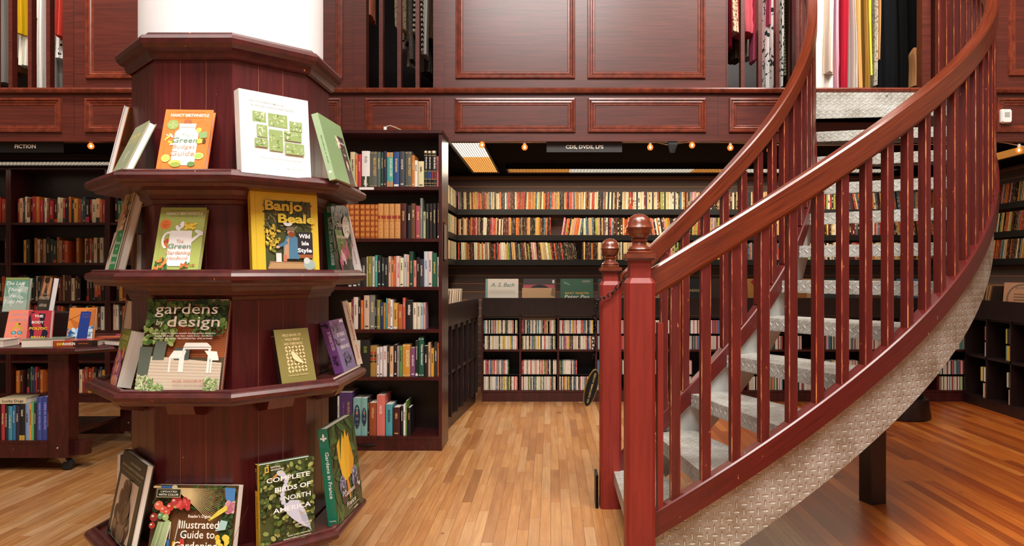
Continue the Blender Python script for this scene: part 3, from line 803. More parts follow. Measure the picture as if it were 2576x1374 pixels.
for i in range(9): a.append(P_([(0, 0.03 + i * 0.035), (1, 0.02 + i * 0.032), (1, 0.024 + i * 0.032), (0, 0.034 + i * 0.035)], '#b3a48f'))
a += [P_([(0.02, 0.16), (0.13, 0.17), (0.15, 0.47), (0.0, 0.47), (0.0, 0.2)], '#545c50'), P_([(0.16, 0.33), (0.30, 0.33), (0.32, 0.53), (0.18, 0.53)], '#5f675c'), R_(0.42, 0.33, 0.60, 0.46, '#4c5650')]
W = '#e6e3da'
a += [P_([(0.36, 0.36), (0.54, 0.36), (0.56, 0.43), (0.41, 0.43)], '#f0eee6'), R_(0.36, 0.345, 0.54, 0.362, W), R_(0.365, 0.20, 0.385, 0.35, W), R_(0.485, 0.20, 0.525, 0.35, W), P_([(0.52, 0.47), (0.86, 0.47), (0.80, 0.515), (0.54, 0.515)], '#f4f2ea'), R_(0.52, 0.445, 0.86, 0.465, W), R_(0.515, 0.20, 0.545, 0.45, W), R_(0.825, 0.19, 0.855, 0.45, W), P_([(0.86, 0.34), (0.96, 0.34), (0.93, 0.42), (0.78, 0.43)], '#f0eee6'), R_(0.86, 0.325, 0.96, 0.34, W), R_(0.865, 0.19, 0.885, 0.33, W)]
a += leaves(70, 0.0, 0.0, 0.20, 0.16, ['#a8b884', '#86a060', '#c3cfa4', '#6e8a4e'], 0.03, 44, 0.25) + leaves(50, 0.16, 0.0, 0.34, 0.07, ['#a8b884', '#86a060', '#6e8a4e'], 0.03, 45, 0.25) + leaves(60, 0.82, 0.0, 0.98, 0.13, ['#a8b884', '#86a060', '#c3cfa4', '#6e8a4e'], 0.03, 46, 0.25)
a += [T_('gardens', 0.52, 0.825, 0.165, '#f6e6dc', bold=0.0, fit=0.76), T_('by', 0.215, 0.705, 0.085, '#f6e6dc', bold=0.0), T_('design', 0.62, 0.685, 0.165, '#f6e6dc', bold=0.005, fit=0.64),
      T_("expert advice from the world's leading garden designers", 0.52, 0.605, 0.027, '#f6e6dc', fit=0.76), T_('Featuring: John Brookes - Beth Chatto - Isabelle Greene - Steve Martino', 0.52, 0.577, 0.024, '#f6e6dc', fit=0.70), T_('Piet Oudolf - Dan Pearson - Nori and Sandra Pope - James van Sweden', 0.52, 0.550, 0.024, '#f6e6dc', fit=0.70),
      T_('NOEL KINGSBURY', 0.64, 0.092, 0.032, '#a84a34', bold=0.01, fit=0.38), T_('foreword by Penelope Hobhouse', 0.63, 0.062, 0.022, '#b09a84', fit=0.36)]
cover_book('hardcover_book', 'large garden design book with a white table on its cover, on the third shelf', (-1.3528, 2.3402, 0.827), 0.7, 15.0, 0.272, 0.310, 0.018, '#7d3b20', '#46662e', a, pages='pages_white')

a = [R_(0, 0, 1, 1, '#3a2420'), R_(0, 0.62, 1, 1, '#86962e'), T_('THE GARDENER\'S GUIDE TO GROWING', 0.5, 0.955, 0.018, '#e0d87a', fit=0.8), T_('ORCHIDS', 0.48, 0.82, 0.11, '#e6dc7a', bold=0.02, fit=0.86), T_('The complete illustrated', 0.5, 0.75, 0.03, '#dfe6b8', fit=0.6), T_('guide', 0.5, 0.71, 0.03, '#dfe6b8')]
a += leaves(44, 0.1, 0.02, 0.95, 0.60, ['#a85a7a', '#c47a94', '#8a3a5c', '#d9a0b0', '#e08a4a', '#7a2c50'], 0.14, 51, 0.6)
cover_book('paperback_book', 'thick paperback with pink orchids and a green title band, on the third shelf', (-1.5234, 2.4697, 0.827), -49.8, 23, 0.135, 0.200, 0.044, '#86962e', '#86962e', a, hard=False)
cover_book('hardcover_book', 'tall beige hardcover showing its pale page edges, behind the orchid book', (-1.605, 2.83, 0.827), -90, 9, 0.20, 0.287, 0.036, '#a88a74', '#8a6f5a', (), fit=False)

a = [R_(0, 0, 1, 1, '#83793f'), T_('FIELD BOOK OF', 0.49, 0.865, 0.062, '#e2c896', bold=0.015, fit=0.54), T_('WILD BIRDS', 0.49, 0.785, 0.062, '#e2c896', bold=0.015, fit=0.44), T_('AND THEIR MUSIC', 0.50, 0.705, 0.062, '#e2c896', bold=0.015, fit=0.56), E_(0.20, 0.80, 0.012, 0.012, '#e2c896'), E_(0.78, 0.80, 0.012, 0.012, '#e2c896')]
for i in range(6):
    for j in range(8):
        a.append(E_(0.27 + i * 0.095, 0.225 + j * 0.062, 0.045, 0.026, '#e2c896', 45 if (i + j) % 2 else 130))
a += [P_([(0.36, 0.56), (0.42, 0.61), (0.52, 0.55), (0.66, 0.42), (0.76, 0.32), (0.66, 0.34), (0.50, 0.38), (0.40, 0.44)], '#83793f'), P_([(0.38, 0.56), (0.42, 0.595), (0.51, 0.54), (0.64, 0.42), (0.72, 0.345), (0.62, 0.36), (0.50, 0.40), (0.42, 0.45)], '#ecd4a6'), T_('F. SCHUYLER MATHEWS', 0.50, 0.135, 0.032, '#e2c896', fit=0.58)]
sa = [R_(0, 0.80 - 0.05 * i, 1, 0.815 - 0.05 * i, '#5c2018') for i in range(4)] + [R_(0, 0.88, 1, 0.9, '#8a5a34')]
cover_book('hardcover_book', 'small olive green bird book with a gold leaf panel, on the third shelf', (-0.9261, 2.4698, 0.827), 50.9, 17, 0.134, 0.196, 0.020, '#83793f', '#1d1613', a, sa)

a = [R_(0, 0, 1, 1, '#86769e'), R_(0, 0.86, 1, 1, '#7a4a8a'), R_(0.70, 0.925, 0.98, 0.975, '#e8e0e8')]
a += leaves(12, 0.1, 0.76, 0.6, 0.92, ['#3a2440', '#4a3050'], 0.10, 61, 0.25) + leaves(8, 0.05, 0.5, 0.25, 0.62, ['#3a2440'], 0.06, 62, 0.3)
a += [T_('50 THINGS', 0.53, 0.665, 0.095, '#f4eef4', bold=0.03, fit=0.56), T_('TO DO IN THE', 0.55, 0.565, 0.055, '#f4eef4', bold=0.03, fit=0.34), T_('URBAN WILD', 0.57, 0.42, 0.095, '#f4eef4', bold=0.03, fit=0.66)]
a += leaves(50, 0.30, 0.08, 0.78, 0.34, ['#2c2a38', '#6a6a80', '#40405a', '#9a98b0'], 0.045, 63, 0.4)
sa = leaves(5, 0.2, 0.9, 0.7, 0.96, ['#2c1a30'], 0.2, 64, 0.5) + [T_('50 THINGS TO DO', 0.5, 0.62, 0.42, '#eadcea', 'C', bold=0.03, rot=-90, fit=0.36)] + leaves(14, 0.3, 0.15, 0.7, 0.36, ['#2c1a30', '#4a3050'], 0.18, 65, 0.4)
cover_book('hardcover_book', 'purple book with chunky white lettering, on the right of the third shelf', (-0.7833, 2.7156, 0.827), 89.6, 17, 0.170, 0.203, 0.036, '#86769e', '#7a4688', a, sa)
sa = [T_('Creative Bookbinding', 0.50, 0.66, 0.42, '#b0483a', 'C', bold=0.01, rot=-90, fit=0.56), T_('Johnson', 0.50, 0.20, 0.42, '#d9683a', 'C', bold=0.01, rot=-90, fit=0.22)]
cover_book('hardcover_book', 'tall cream bookbinding book leaning spine out on the third shelf', (-0.790, 3.01, 0.827), 110, 13, 0.13, 0.272, 0.024, '#8a7468', '#e6d3bf', (), sa)

# --- bottom shelf
a = [R_(0, 0, 1, 1, '#1b2a22'), T_('PLANT KINGDOMS', 0.60, 0.90, 0.034, '#b8a884', fit=0.44), T_('THE PHOTOGRAPHS OF CHARLES JONES', 0.52, 0.835, 0.036, '#b8a884', fit=0.92), T_('The Previously Undiscovered Work of a Great Photographer', 0.52, 0.785, 0.022, '#a89874', fit=0.86), R_(0.10, 0.06, 0.88, 0.73, '#cbb59c')]
a += leaves(60, 0.22, 0.10, 0.74, 0.34, ['#3a2c24', '#5a4838', '#2c201a', '#77644f'], 0.10, 71, 0.8) + leaves(40, 0.32, 0.30, 0.66, 0.54, ['#3a2c24', '#5a4838', '#2c201a', '#77644f'], 0.08, 72, 0.9) + leaves(16, 0.44, 0.50, 0.58, 0.64, ['#3a2c24', '#5a4838', '#2c201a', '#77644f'], 0.07, 73, 1.2)
a += [P_([(0.44, 0.6), (0.48, 0.70), (0.53, 0.62), (0.60, 0.69), (0.62, 0.58)], '#2c201a'), T_('Sean Sexton  Robert Flynn Johnson', 0.5, 0.025, 0.025, '#b8a884', fit=0.7)]
cover_book('hardcover_book', 'large dark green photography book with an artichoke print, on the bottom shelf', (-1.6028 + 0.012, 2.5660, 0.297), -46.8, 16, 0.300, 0.297, 0.024, '#1b2a22', '#1b2a22', a)
a = [R_(0, 0, 1, 1, '#dfe3cf'), R_(0.12, 0.0, 0.2, 1, '#aab88a'), R_(0.30, 0.58, 0.62, 0.80, '#6f8f34')]
cover_book('paperback_book', 'pale green and white booklet half hidden behind the dark green photography book', (-1.600, 2.79, 0.297), -88, 2, 0.17, 0.25, 0.010, '#dfe3cf', '#c9d0b0', a, hard=False, bart=a, fit=False)

a = [R_(0, 0, 1, 1, '#6b4424'), R_(0, 0.0, 0.06, 1, '#4a3a26')]
for i in range(7): a.append(P_([(0.1 + 0.14 * i, 0), (0.104 + 0.14 * i, 0), (0.3 + 0.14 * i, 0.7), (0.296 + 0.14 * i, 0.7)], '#43290f'))
a += leaves(260, 0.0, 0.62, 1.0, 0.99, ['#28401f', '#36552a', '#47682f', '#1b2e18'], 0.030, 81, 0.3) + leaves(70, 0.84, 0.0, 1.0, 0.6, ['#28401f', '#1b2e18', '#3c5a2c'], 0.04, 82, 0.4)
for i in range(20):
    q = -0.02 - i * 0.038
    a.append(P_([(0.26, 0.95), (0.27, 0.96), (0.27 + 0.66 * math.cos(q) , 0.96 + 0.66 * math.sin(q) * 1.15), (0.262 + 0.655 * math.cos(q + 0.014), 0.952 + 0.655 * math.sin(q + 0.014) * 1.15)], '#d9c08a'))
a += [R_(0.0, 0.955, 0.10, 0.985, '#d9b888'), R_(0.09, 0.952, 0.24, 0.985, '#3a6aa8'), E_(0.255, 0.965, 0.035, 0.03, '#d8cfa8')]
a += [E_(0.80, 0.92, 0.0, 0.0, '#3a6aa8'), P_([(0.86, 0.97), (0.99, 0.96), (0.99, 0.72), (0.88, 0.80)], '#4a7fb8')] + leaves(14, 0.90, 0.62, 1.0, 0.74, ['#c98a94', '#d9a6a8', '#b06a7a'], 0.04, 83, 0.8)
for cx, cy, r, c in ((0.09, 0.70, 0.055, '#d8664c'), (0.15, 0.64, 0.045, '#cf5a48'), (0.23, 0.68, 0.05, '#b8382f'), (0.30, 0.70, 0.035, '#a8b050'), (0.20, 0.60, 0.04, '#c8503f'), (0.05, 0.53, 0.05, '#8a2f28'), (0.13, 0.55, 0.04, '#5f8a5c'), (0.19, 0.53, 0.04, '#9ab36a'), (0.04, 0.41, 0.04, '#a03028'), (0.22, 0.45, 0.035, '#93b06a'), (0.28, 0.76, 0.05, '#b03c44')):
    a += [E_(cx, cy, r, r, c), E_(cx - r * 0.3, cy + r * 0.3, r * 0.35, r * 0.25, '#eab8a0' if c[1] in 'bcd' else '#c8d8a8')]
a += leaves(26, 0.31, 0.66, 0.46, 0.80, ['#c23a3a', '#d85a52', '#a82c30'], 0.028, 84, 0.8)
for i in range(8): a.append(P_([(0.04 + 0.022 * i, 0.0), (0.055 + 0.022 * i, 0.0), (0.13 + 0.02 * i, 0.46), (0.11 + 0.02 * i, 0.47)], rg.choice(['#a8b88a', '#8aa070', '#c3cfa8'])))
for i in range(6): a.append(P_([(0.70 + 0.02 * i, 0.50 + 0.025 * i), (0.90, 0.66 + 0.01 * i), (0.92, 0.64 + 0.01 * i), (0.72 + 0.02 * i, 0.48 + 0.025 * i)], rg.choice(['#d8c84a', '#e8dc6a', '#b8a834'])))
a += [P_([(0.25, 0.0), (0.28, 0.02), (0.27, 0.22), (0.24, 0.2)], '#2f6aa8'), R_(0.262, 0.22, 0.272, 0.42, '#b0b0a8'), P_([(0.31, 0.0), (0.35, 0.02), (0.34, 0.2), (0.31, 0.18)], '#d8b03a'), P_([(0.33, 0.2), (0.34, 0.2), (0.37, 0.5), (0.355, 0.5)], '#b8b8b0'), P_([(0.38, 0.04), (0.41, 0.04), (0.42, 0.22), (0.40, 0.22)], '#c83c34'), P_([(0.43, 0.06), (0.46, 0.08), (0.44, 0.24), (0.42, 0.22)], '#c83c34'), E_(0.42, 0.29, 0.025, 0.05, '#3c4a4a')]
a += [P_([(0.80, 0.34), (0.92, 0.36), (0.94, 0.48), (0.86, 0.50)], '#a8c8c4')] + leaves(22, 0.82, 0.02, 0.97, 0.26, ['#d8b83c', '#e8cc50'], 0.03, 85, 0.9)
a += [R_(0.055, 0.82, 0.345, 0.945, '#c8b88a'), R_(0.062, 0.828, 0.338, 0.937, '#1d2a20'), T_('UPDATED', 0.20, 0.892, 0.034, '#e8e0c8', bold=0.02, fit=0.20), T_('WITH COLOR', 0.20, 0.845, 0.042, '#f4ecd4', bold=0.02, fit=0.24)]
a += [T_("Reader's Digest", 0.60, 0.53, 0.062, '#f6ece0', fit=0.27, bold=0.01), T_('Illustrated', 0.605, 0.375, 0.16, '#f9f0e4', bold=0.008, fit=0.47), T_('Guide to', 0.60, 0.235, 0.16, '#f9f0e4', bold=0.008, fit=0.41), T_('Gardening', 0.585, 0.075, 0.16, '#f9f0e4', bold=0.008, fit=0.52)]
cover_book('paperback_book', 'wide garden guide with vegetables and a bamboo rake on its cover, on the bottom shelf', (-1.3089, 2.3255, 0.297), -2.0, 13.0, 0.278, 0.215, 0.034, '#6b4424', '#a83a2c', a, pages='pages_white', hard=False)

a = [R_(0, 0, 1, 1, '#3f4f28')] + leaves(330, 0.0, 0.0, 1.0, 1.0, ['#4f6432', '#6b7f42', '#2c3a1e', '#8a9a54', '#37482a', '#59702f', '#a3a860'], 0.042, 91, 0.7)
WH = '#c6cade'
a += [P_([(0.14, 0.80), (0.30, 0.88), (0.30, 0.845)], '#c98a3c'), E_(0.36, 0.87, 0.075, 0.05, WH, -20), E_(0.37, 0.88, 0.02, 0.015, '#e8c050')]
for i, (x, y) in enumerate(((0.41, 0.84), (0.45, 0.80), (0.46, 0.76), (0.44, 0.71), (0.41, 0.66), (0.385, 0.61), (0.38, 0.56), (0.40, 0.51), (0.45, 0.465), (0.50, 0.43))): a.append(E_(x, y, 0.045, 0.045, WH))
a += [P_([(0.42, 0.46), (0.52, 0.52), (0.68, 0.50), (0.80, 0.36), (0.90, 0.12), (0.78, 0.16), (0.60, 0.26), (0.46, 0.36)], WH), P_([(0.66, 0.40), (0.84, 0.28), (0.92, 0.08), (0.74, 0.24)], '#aab0c4'), E_(0.56, 0.42, 0.14, 0.11, WH, -30)]
a += [R_(0.075, 0.905, 0.145, 0.975, '#e8b93a'), R_(0.092, 0.918, 0.128, 0.962, '#37482a'), T_('NATIONAL', 0.18, 0.950, 0.028, '#f0ece0', 'L', fit=0.18), T_('GEOGRAPHIC', 0.18, 0.918, 0.028, '#f0ece0', 'L', fit=0.24),
      T_('COMPLETE', 0.50, 0.775, 0.082, '#f4f4f8', bold=0.015, fit=0.80), T_('BIRDS OF', 0.58, 0.645, 0.082, '#f4f4f8', bold=0.02, fit=0.66), T_('NORTH', 0.66, 0.525, 0.082, '#f4f4f8', bold=0.01, fit=0.50), T_('AMERICA', 0.56, 0.395, 0.082, '#f4f4f8', bold=0.015, fit=0.70),
      T_('2ND EDITION', 0.80, 0.33, 0.022, '#e8c050'), T_('JONATHAN ALDERFER', 0.76, 0.20, 0.024, '#f0ece0', fit=0.32), T_('AND JON DUNN', 0.78, 0.165, 0.022, '#f0ece0', fit=0.22), T_('MORE THAN 1,000 SPECIES', 0.68, 0.08, 0.020, '#f0ece0', fit=0.42), T_('THE MOST DETAILED INFORMATION', 0.64, 0.045, 0.020, '#f0ece0', fit=0.52)]
sa = [R_(0, 0.68, 0.60, 1, '#17130f'), R_(0.18, 0.905, 0.42, 0.95, '#e8b93a'), R_(0.24, 0.914, 0.36, 0.941, '#17130f'), T_('NATIONAL GEOGRAPHIC', 0.30, 0.82, 0.16, '#e8b93a', 'C', rot=-90, fit=0.14), T_('COMPLETE BIRDS', 0.32, 0.42, 0.34, '#8a6a24', 'C', rot=-90, fit=0.40)]
cover_book('hardcover_book', 'bird guide with a white egret on its cover and a yellow spine', (-0.9620, 2.3725, 0.297), 42, 3.0, 0.186, 0.274, 0.036, '#3f4f28', '#dfae30', a, sa, pages='pages_white')

a = [R_(0, 0, 1, 1, '#25492a')] + leaves(60, 0, 0, 1, 1, ['#1c3a22', '#2f5a30', '#3c6a34', '#17301c'], 0.14, 101, 0.25)
YE = '#e8b628'
a += [P_([(0.42, 0.34), (0.30, 0.62), (0.34, 0.84), (0.22, 0.78), (0.24, 0.62), (0.34, 0.34)], YE), P_([(0.34, 0.36), (0.30, 0.60), (0.40, 0.80), (0.46, 0.88), (0.54, 0.66), (0.52, 0.38)], '#efc236'), P_([(0.44, 0.36), (0.46, 0.76), (0.56, 0.90), (0.62, 0.80), (0.68, 0.84), (0.74, 0.56), (0.60, 0.38)], YE), P_([(0.58, 0.40), (0.70, 0.74), (0.80, 0.52), (0.70, 0.38)], '#d9a020'),
      E_(0.30, 0.33, 0.11, 0.15, '#7a84a8', 12), E_(0.31, 0.24, 0.10, 0.13, '#3a2c34', 8), E_(0.76, 0.34, 0.11, 0.15, '#7a84a8', -18), E_(0.82, 0.25, 0.10, 0.11, '#3a2430', -18), P_([(0.44, 0.36), (0.52, 0.38), (0.56, 0.22), (0.50, 0.14), (0.46, 0.24)], '#d98a2c'), E_(0.90, 0.23, 0.03, 0.03, '#e8e4f0')]
a += leaves(26, 0.22, 0.22, 0.38, 0.42, ['#c8d0e8', '#2c2430', '#5a6490'], 0.03, 102, 0.3) + leaves(26, 0.68, 0.24, 0.84, 0.42, ['#c8d0e8', '#2c2430', '#5a6490'], 0.03, 103, 0.3)
a += [T_('Gardens', 0.50, 0.215, 0.075, '#f2ece0', fit=0.40), T_('in', 0.50, 0.165, 0.04, '#f2ece0'), T_('France', 0.52, 0.095, 0.075, '#f2ece0', fit=0.34), T_('Jardins de France en fleurs', 0.60, 0.065, 0.018, '#f2ece0', fit=0.42), T_('TASCHEN', 0.66, 0.018, 0.028, '#f2ece0', fit=0.16)]
sa = [P_([(0.5, 0.955), (0.62, 0.93), (0.56, 0.905), (0.80, 0.915), (0.84, 0.895), (0.60, 0.89), (0.60, 0.875), (0.40, 0.875), (0.40, 0.89), (0.16, 0.895), (0.20, 0.915), (0.44, 0.905), (0.38, 0.93)], '#e8ece0'), T_('Gardens in France', 0.5, 0.52, 0.52, '#f0f0e6', 'C', bold=0.01, rot=-90, fit=0.48), T_('TASCHEN', 0.5, 0.045, 0.16, '#f0f0e6', fit=0.7)]
cover_book('hardcover_book', 'tall green hardcover with a yellow iris, at the right of the bottom shelf', (-0.7667, 2.5829, 0.297), 87.1, 6.5, 0.285, 0.352, 0.036, '#25492a', '#157055', a, sa)

# ------------------------------------------------------------ curved staircase
SCX, SCY = 0.46, 5.15
RI, RO = 1.44, 2.36
ST0 = 0.13


def plan(r, q):
    """point, heading angle at fraction q along the flight, radius r"""
    L = ST0 + r * math.pi / 2
    s = q * L
    if s < ST0: return SCX - ST0 + s, SCY - r, 0.0
    t = (s - ST0) / r
    u = min(max((q - 0.30) / 0.55, 0), 1); u = u * u * (3 - 2 * u) * (0.115 - 0.035 * (r - RI) / (RO - RI))
    return SCX + r * math.sin(t) - u, SCY - r * math.cos(t), t


def bt(q): return 0.248 + 2.34 * q       # top of the base rail


def sweep(mb, r, q0, q1, sec, n, mat, zoff=0.0, zmin=None, uvm=None, smooth=True):
    """sec: list of (radial, vertical) closed section following the stair"""
    rings = []; uvs = []
    L = ST0 + r * math.pi / 2
    for i in range(n + 1):
        q = q0 + (q1 - q0) * i / n
        x, y, t = plan(r, q)
        ox, oy = math.sin(t), -math.cos(t)
        ring = []; uv = []; per = 0.0; pa = None
        for a, b in sec:
            z = bt(q) + b + zoff
            if zmin is not None: z = max(z, zmin)
            if pa: per += math.hypot(a - pa[0], b - pa[1])
            pa = (a, b)
            ring.append((x + ox * a, y + oy * a, z)); uv.append((q * L, z if uvm == 'z' else per))
        rings.append(ring); uvs.append(uv + [(uv[0][0], z if uvm == 'z' else per + 0.03)])
    mb.loft(rings, mat, True, True, None, smooth, uvs)


stair = thing('curved_staircase', 'quarter-turn staircase with diamond-plate steps and dark red wooden railings', 'staircase', (0.33, 3.25, 0))
SO = stair.location
m = MB(SO); sweep(m, RO, -0.005, 1.0, [(-0.028, -0.10), (0.034, -0.10), (0.034, -0.006), (0.028, 0), (-0.022, 0), (-0.028, -0.006)], 60, M['baserail'], smooth=False); m.build('base_rail', stair)
m = MB(SO); sweep(m, RI, -0.005, 1.0, [(-0.028, -0.10), (0.028, -0.10), (0.028, -0.006), (0.022, 0), (-0.022, 0), (-0.028, -0.006)], 40, M['baserail'], smooth=False); m.build('base_rail', stair)
m = MB(SO); sweep(m, RO, -0.02, 1.0, [(-0.002, -0.35), (0.008, -0.35), (0.008, -0.08), (-0.002, -0.08)], 60, M['plate'], zmin=0.002, uvm='z'); tag(m.build('stringer', stair), 'worn diamond-plate side of the stair')
m = MB(SO); sweep(m, RI, -0.02, 1.0, [(-0.006, -0.36), (0.002, -0.36), (0.002, -0.08), (-0.006, -0.08)], 40, M['galv'], zmin=0.002); tag(m.build('stringer', stair), 'plain galvanised side of the stair')
HS = [(-0.030, -0.010), (-0.024, 0.0), (0.024, 0.0), (0.030, -0.010), (0.030, -0.105), (0.022, -0.118), (-0.022, -0.118), (-0.030, -0.105)]
m = MB(SO); sweep(m, RO, 0.008, 1.0, HS, 70, M['handrail'], 0.947); m.build('handrail', stair, 0)
m = MB(SO); sweep(m, RI, 0.012, 1.0, HS, 50, M['handrail'], 0.925); m.build('handrail', stair, 0)


def qof(r, deg): return (ST0 + r * math.radians(deg)) / (ST0 + r * math.pi / 2)


for r, t0, dt, n, zo in ((RO, 0.6, 2.88, 31, 0.947), (RI, 0.6, 4.5, 20, 0.925)):
    for k in range(n):
        q = qof(r, t0 + dt * k); x, y, t = plan(r, q)
        m = MB(SO); zc_ = bt(q)
        m.cbox(x, y, zc_ - 0.012, zc_ + zo - 0.112, 0.038, 0.038, M['baluster'], t, 0.0028, None, M['worn'])
        m.build('baluster', stair)
# treads
for i in range(1, 13):
    q0 = (i - 1) / 12; q1 = min(1.0, i / 12 + 0.010); z = 0.195 * i
    m = MB(SO); n = 6
    inn = [plan(RI + 0.004, q0), plan(RI + 0.004, q1)]; out = [plan(RO - 0.006, q0), plan(RO - 0.006, q1)]
    A = Vector((inn[0][0], inn[0][1], 0)); B = Vector((out[0][0], out[0][1], 0)); Cc = Vector((out[1][0], out[1][1], 0)); D = Vector((inn[1][0], inn[1][1], 0))
    wd = (B - A).length; zz = Vector((0, 0, z))
    def quad(p, u):
        m.face([m.vert(x) for x in p], M['tread'], None, u)
    def V(p, dz): return (p.x, p.y, z + dz)
    g0 = (D - A).length; g1 = (Cc - B).length
    quad([V(A, 0), V(B, 0), V(Cc, 0), V(D, 0)], [(0, 0), (wd, 0), (wd, g1), (0, g0)])
    quad([V(A, -0.005), V(D, -0.005), V(Cc, -0.005), V(B, -0.005)], [(0, 0), (0, g0), (wd, g1), (wd, 0)])
    f = Vector((A.y - B.y, B.x - A.x, 0)).normalized() * 0.005    # forwards
    if f.dot(D - A) > 0: f = -f
    Af, Bf = A + f, B + f
    quad([V(Af, -0.066), V(Bf, -0.066), V(Bf, 0), V(Af, 0)], [(0, 0.10), (wd, 0.10), (wd, 0.166), (0, 0.166)])
    quad([V(A, -0.066), V(A, -0.005), V(B, -0.005), V(B, -0.066)], [(0, 0.1), (0, .166), (wd, .166), (wd, 0.10)])
    quad([V(Af, 0), V(Bf, 0), V(B, 0), V(A, 0)], [(0, 0), (wd, 0), (wd, 0.005), (0, 0.005)])
    quad([V(Af, -0.066), V(A, -0.066), V(B, -0.066), V(Bf, -0.066)], [(0, 0), (0, .005), (wd, .005), (wd, 0)])
    quad([V(D, -0.045), V(Cc, -0.045), V(Cc, 0), V(D, 0)], [(0, 0.10), (wd, 0.10), (wd, 0.145), (0, 0.145)])
    quad([V(D, -0.045), V(D, 0), V(Cc, 0), V(Cc, -0.045)], [(0, 0.10), (0, .145), (wd, .145), (wd, 0.10)])
    quad([V(Af, -0.066), V(Af, 0), V(A, 0), V(A, -0.066)], [(0, 0), (0, .066), (.005, .066), (.005, 0)])
    m.build('tread', stair)
m = MB(SO)
x0, x1 = fx(2049), fx(2484)
m.face([m.vert(p) for p in ((x0, FY - 0.055, 2.335), (x1, FY - 0.055, 2.335), (x1, FY - 0.055, ZM - 0.03), (x0, FY - 0.055, ZM - 0.03))], M['tread'], None, [(0, 0), (1.2, 0), (1.2, .17), (0, .17)])
m.box((x0, FY - 0.0548, 2.335), (x1, FY - 0.042, ZM - 0.03), M['galv'])
for px in (2080, 2160, 2225, 2300):
    m.sphere((fx(px), FY - 0.056, 2.37 + 0.11 * ((px // 20) % 2)), 0.008, M['steel'], 8, 6)
tag(m.build('landing_riser', stair), 'bolted diamond-plate riser under the landing')


def newel(x, y, w, ztop, zc, name='newel_post', zbot=0.0):
    m = MB(SO)
    ch = w * 0.12
    m.cbox(x, y, zbot, ztop, w, w, M['newel'], 0, ch)
    P1 = [(x + sx * w / 2, y + sy * w / 2) for sx, sy in ((-1, -1), (1, -1), (1, 1), (-1, 1))]
    P1 = [(x - w / 2 + ch, y - w / 2), (x + w / 2 - ch, y - w / 2), (x + w / 2, y - w / 2 + ch), (x + w / 2, y + w / 2 - ch), (x + w / 2 - ch, y + w / 2), (x - w / 2 + ch, y + w / 2), (x - w / 2, y + w / 2 - ch), (x - w / 2, y - w / 2 + ch)]
    P2 = [(x + (a - x) * 0.80, y + (b - y) * 0.80) for a, b in P1]
    m.prism(P1, ztop, ztop + 0.020, M['newel'], None, P2)
    m.cbox(x, y, ztop + 0.018, zc, w * 0.74, w * 0.74, M['newel'], 0, 0.004)
    p = m.build(name, stair)
    m = MB(SO)
    m.cbox(x, y, zc, zc + 0.008, w * 0.92, w * 0.92, M['finial']); m.cbox(x, y, zc + 0.008, zc + 0.026, w * 1.06, w * 1.06, M['finial'], 0, 0.004)
    tag(m.build('cap', p), 'square moulded cap')
    m = MB(SO); k = w / 0.115; b = zc + 0.026
    pr = [(0.050, 0), (0.051, 0.006), (0.044, 0.012), (0.047, 0.018), (0.043, 0.024), (0.030, 0.034), (0.027, 0.044), (0.032, 0.050), (0.0325, 0.056), (0.028, 0.060), (0.038, 0.070), (0.046, 0.084), (0.0485, 0.098), (0.051, 0.100), (0.0525, 0.104), (0.051, 0.108), (0.0495, 0.110), (0.048, 0.122), (0.042, 0.138), (0.032, 0.150), (0.018, 0.158), (0.0005, 0.161)]
    m.lathe((x, y, b), [(r * k, z * k) for r, z in pr], M['finial'], 32)
    tag(m.build('finial', p), 'turned ball finial with a ring')
    return p


newel(0.344, 2.775, 0.112, 1.175, 1.262)
newel(0.310, 3.72, 0.108, 1.150, 1.215)
m = MB(SO); m.cbox(0.425, 2.79, 0.24, 1.02, 0.022, 0.05, M['newel']); m.build('cleat', stair)
m = MB(SO); m.cbox(1.705, 3.79, 0.0, 0.585, 0.098, 0.098, M['darkwood'], 0.3, 0.006); m.build('support_post', stair)
# small black stop plate by the rear newel
m = MB((0.235, 3.72, 0)); m.box((0.232, 3.68, 0.0), (0.246, 3.80, 0.17), M['darkmetal']); o = m.build('floor_stop'); tag(o, 'small black metal plate standing on the floor beside the rear newel post', 'door stop')

# ------------------------------------------------------------ barrier chain with its sign
ch = thing('barrier_chain', 'black metal chain looped over the rear newel post, carrying an oval sign', 'chain', (0.22, 3.64, 0.7))
CO = ch.location
pts = []
p0, p1 = Vector((0.395, 3.655, 1.215)), Vector((0.232, 3.64, 1.075))
for i in range(9):
    t = i / 8; p = p0.lerp(p1, t); p.z -= 0.035 * math.sin(math.pi * t); pts.append(p)
for i in range(1, 17): pts.append(Vector((0.232 - 0.0010 * i + 0.004 * math.sin(i), 3.64, 1.075 - 0.0185 * i)))
m = MB(CO)
for i in range(len(pts) - 1):
    a, b = pts[i], pts[i + 1]; d = (b - a).normalized(); c = (a + b) / 2; ln = (b - a).length * 0.72
    sd = d.cross(Vector((0, 1, 0))).normalized() if i % 2 == 0 else Vector((0, 1, 0))
    ring = []
    for k in range(13):
        t = 2 * math.pi * k / 12
        ring.append(c + d * (ln * math.cos(t)) + sd * (0.0085 * math.sin(t)))
    m.tube(ring, 0.0024, M['darkmetal'], 6)
m.build('chain_links', ch)
m = MB(CO)
c = Vector((0.205, 3.625, 0.63)); ang = math.radians(73)
ux = Vector((math.cos(ang) * 0.9, math.sin(0.2) * 0.2, math.sin(ang))).normalized(); uz = Vector((-math.sin(ang), -0.35, math.cos(ang))).normalized(); uy = ux.cross(uz).normalized()
if uy.y > 0: uy = -uy
def ov(a, b, off):
    return [c + ux * (a * math.cos(2 * math.pi * k / 32)) + uz * (b * math.sin(2 * math.pi * k / 32)) + uy * off for k in range(32)]
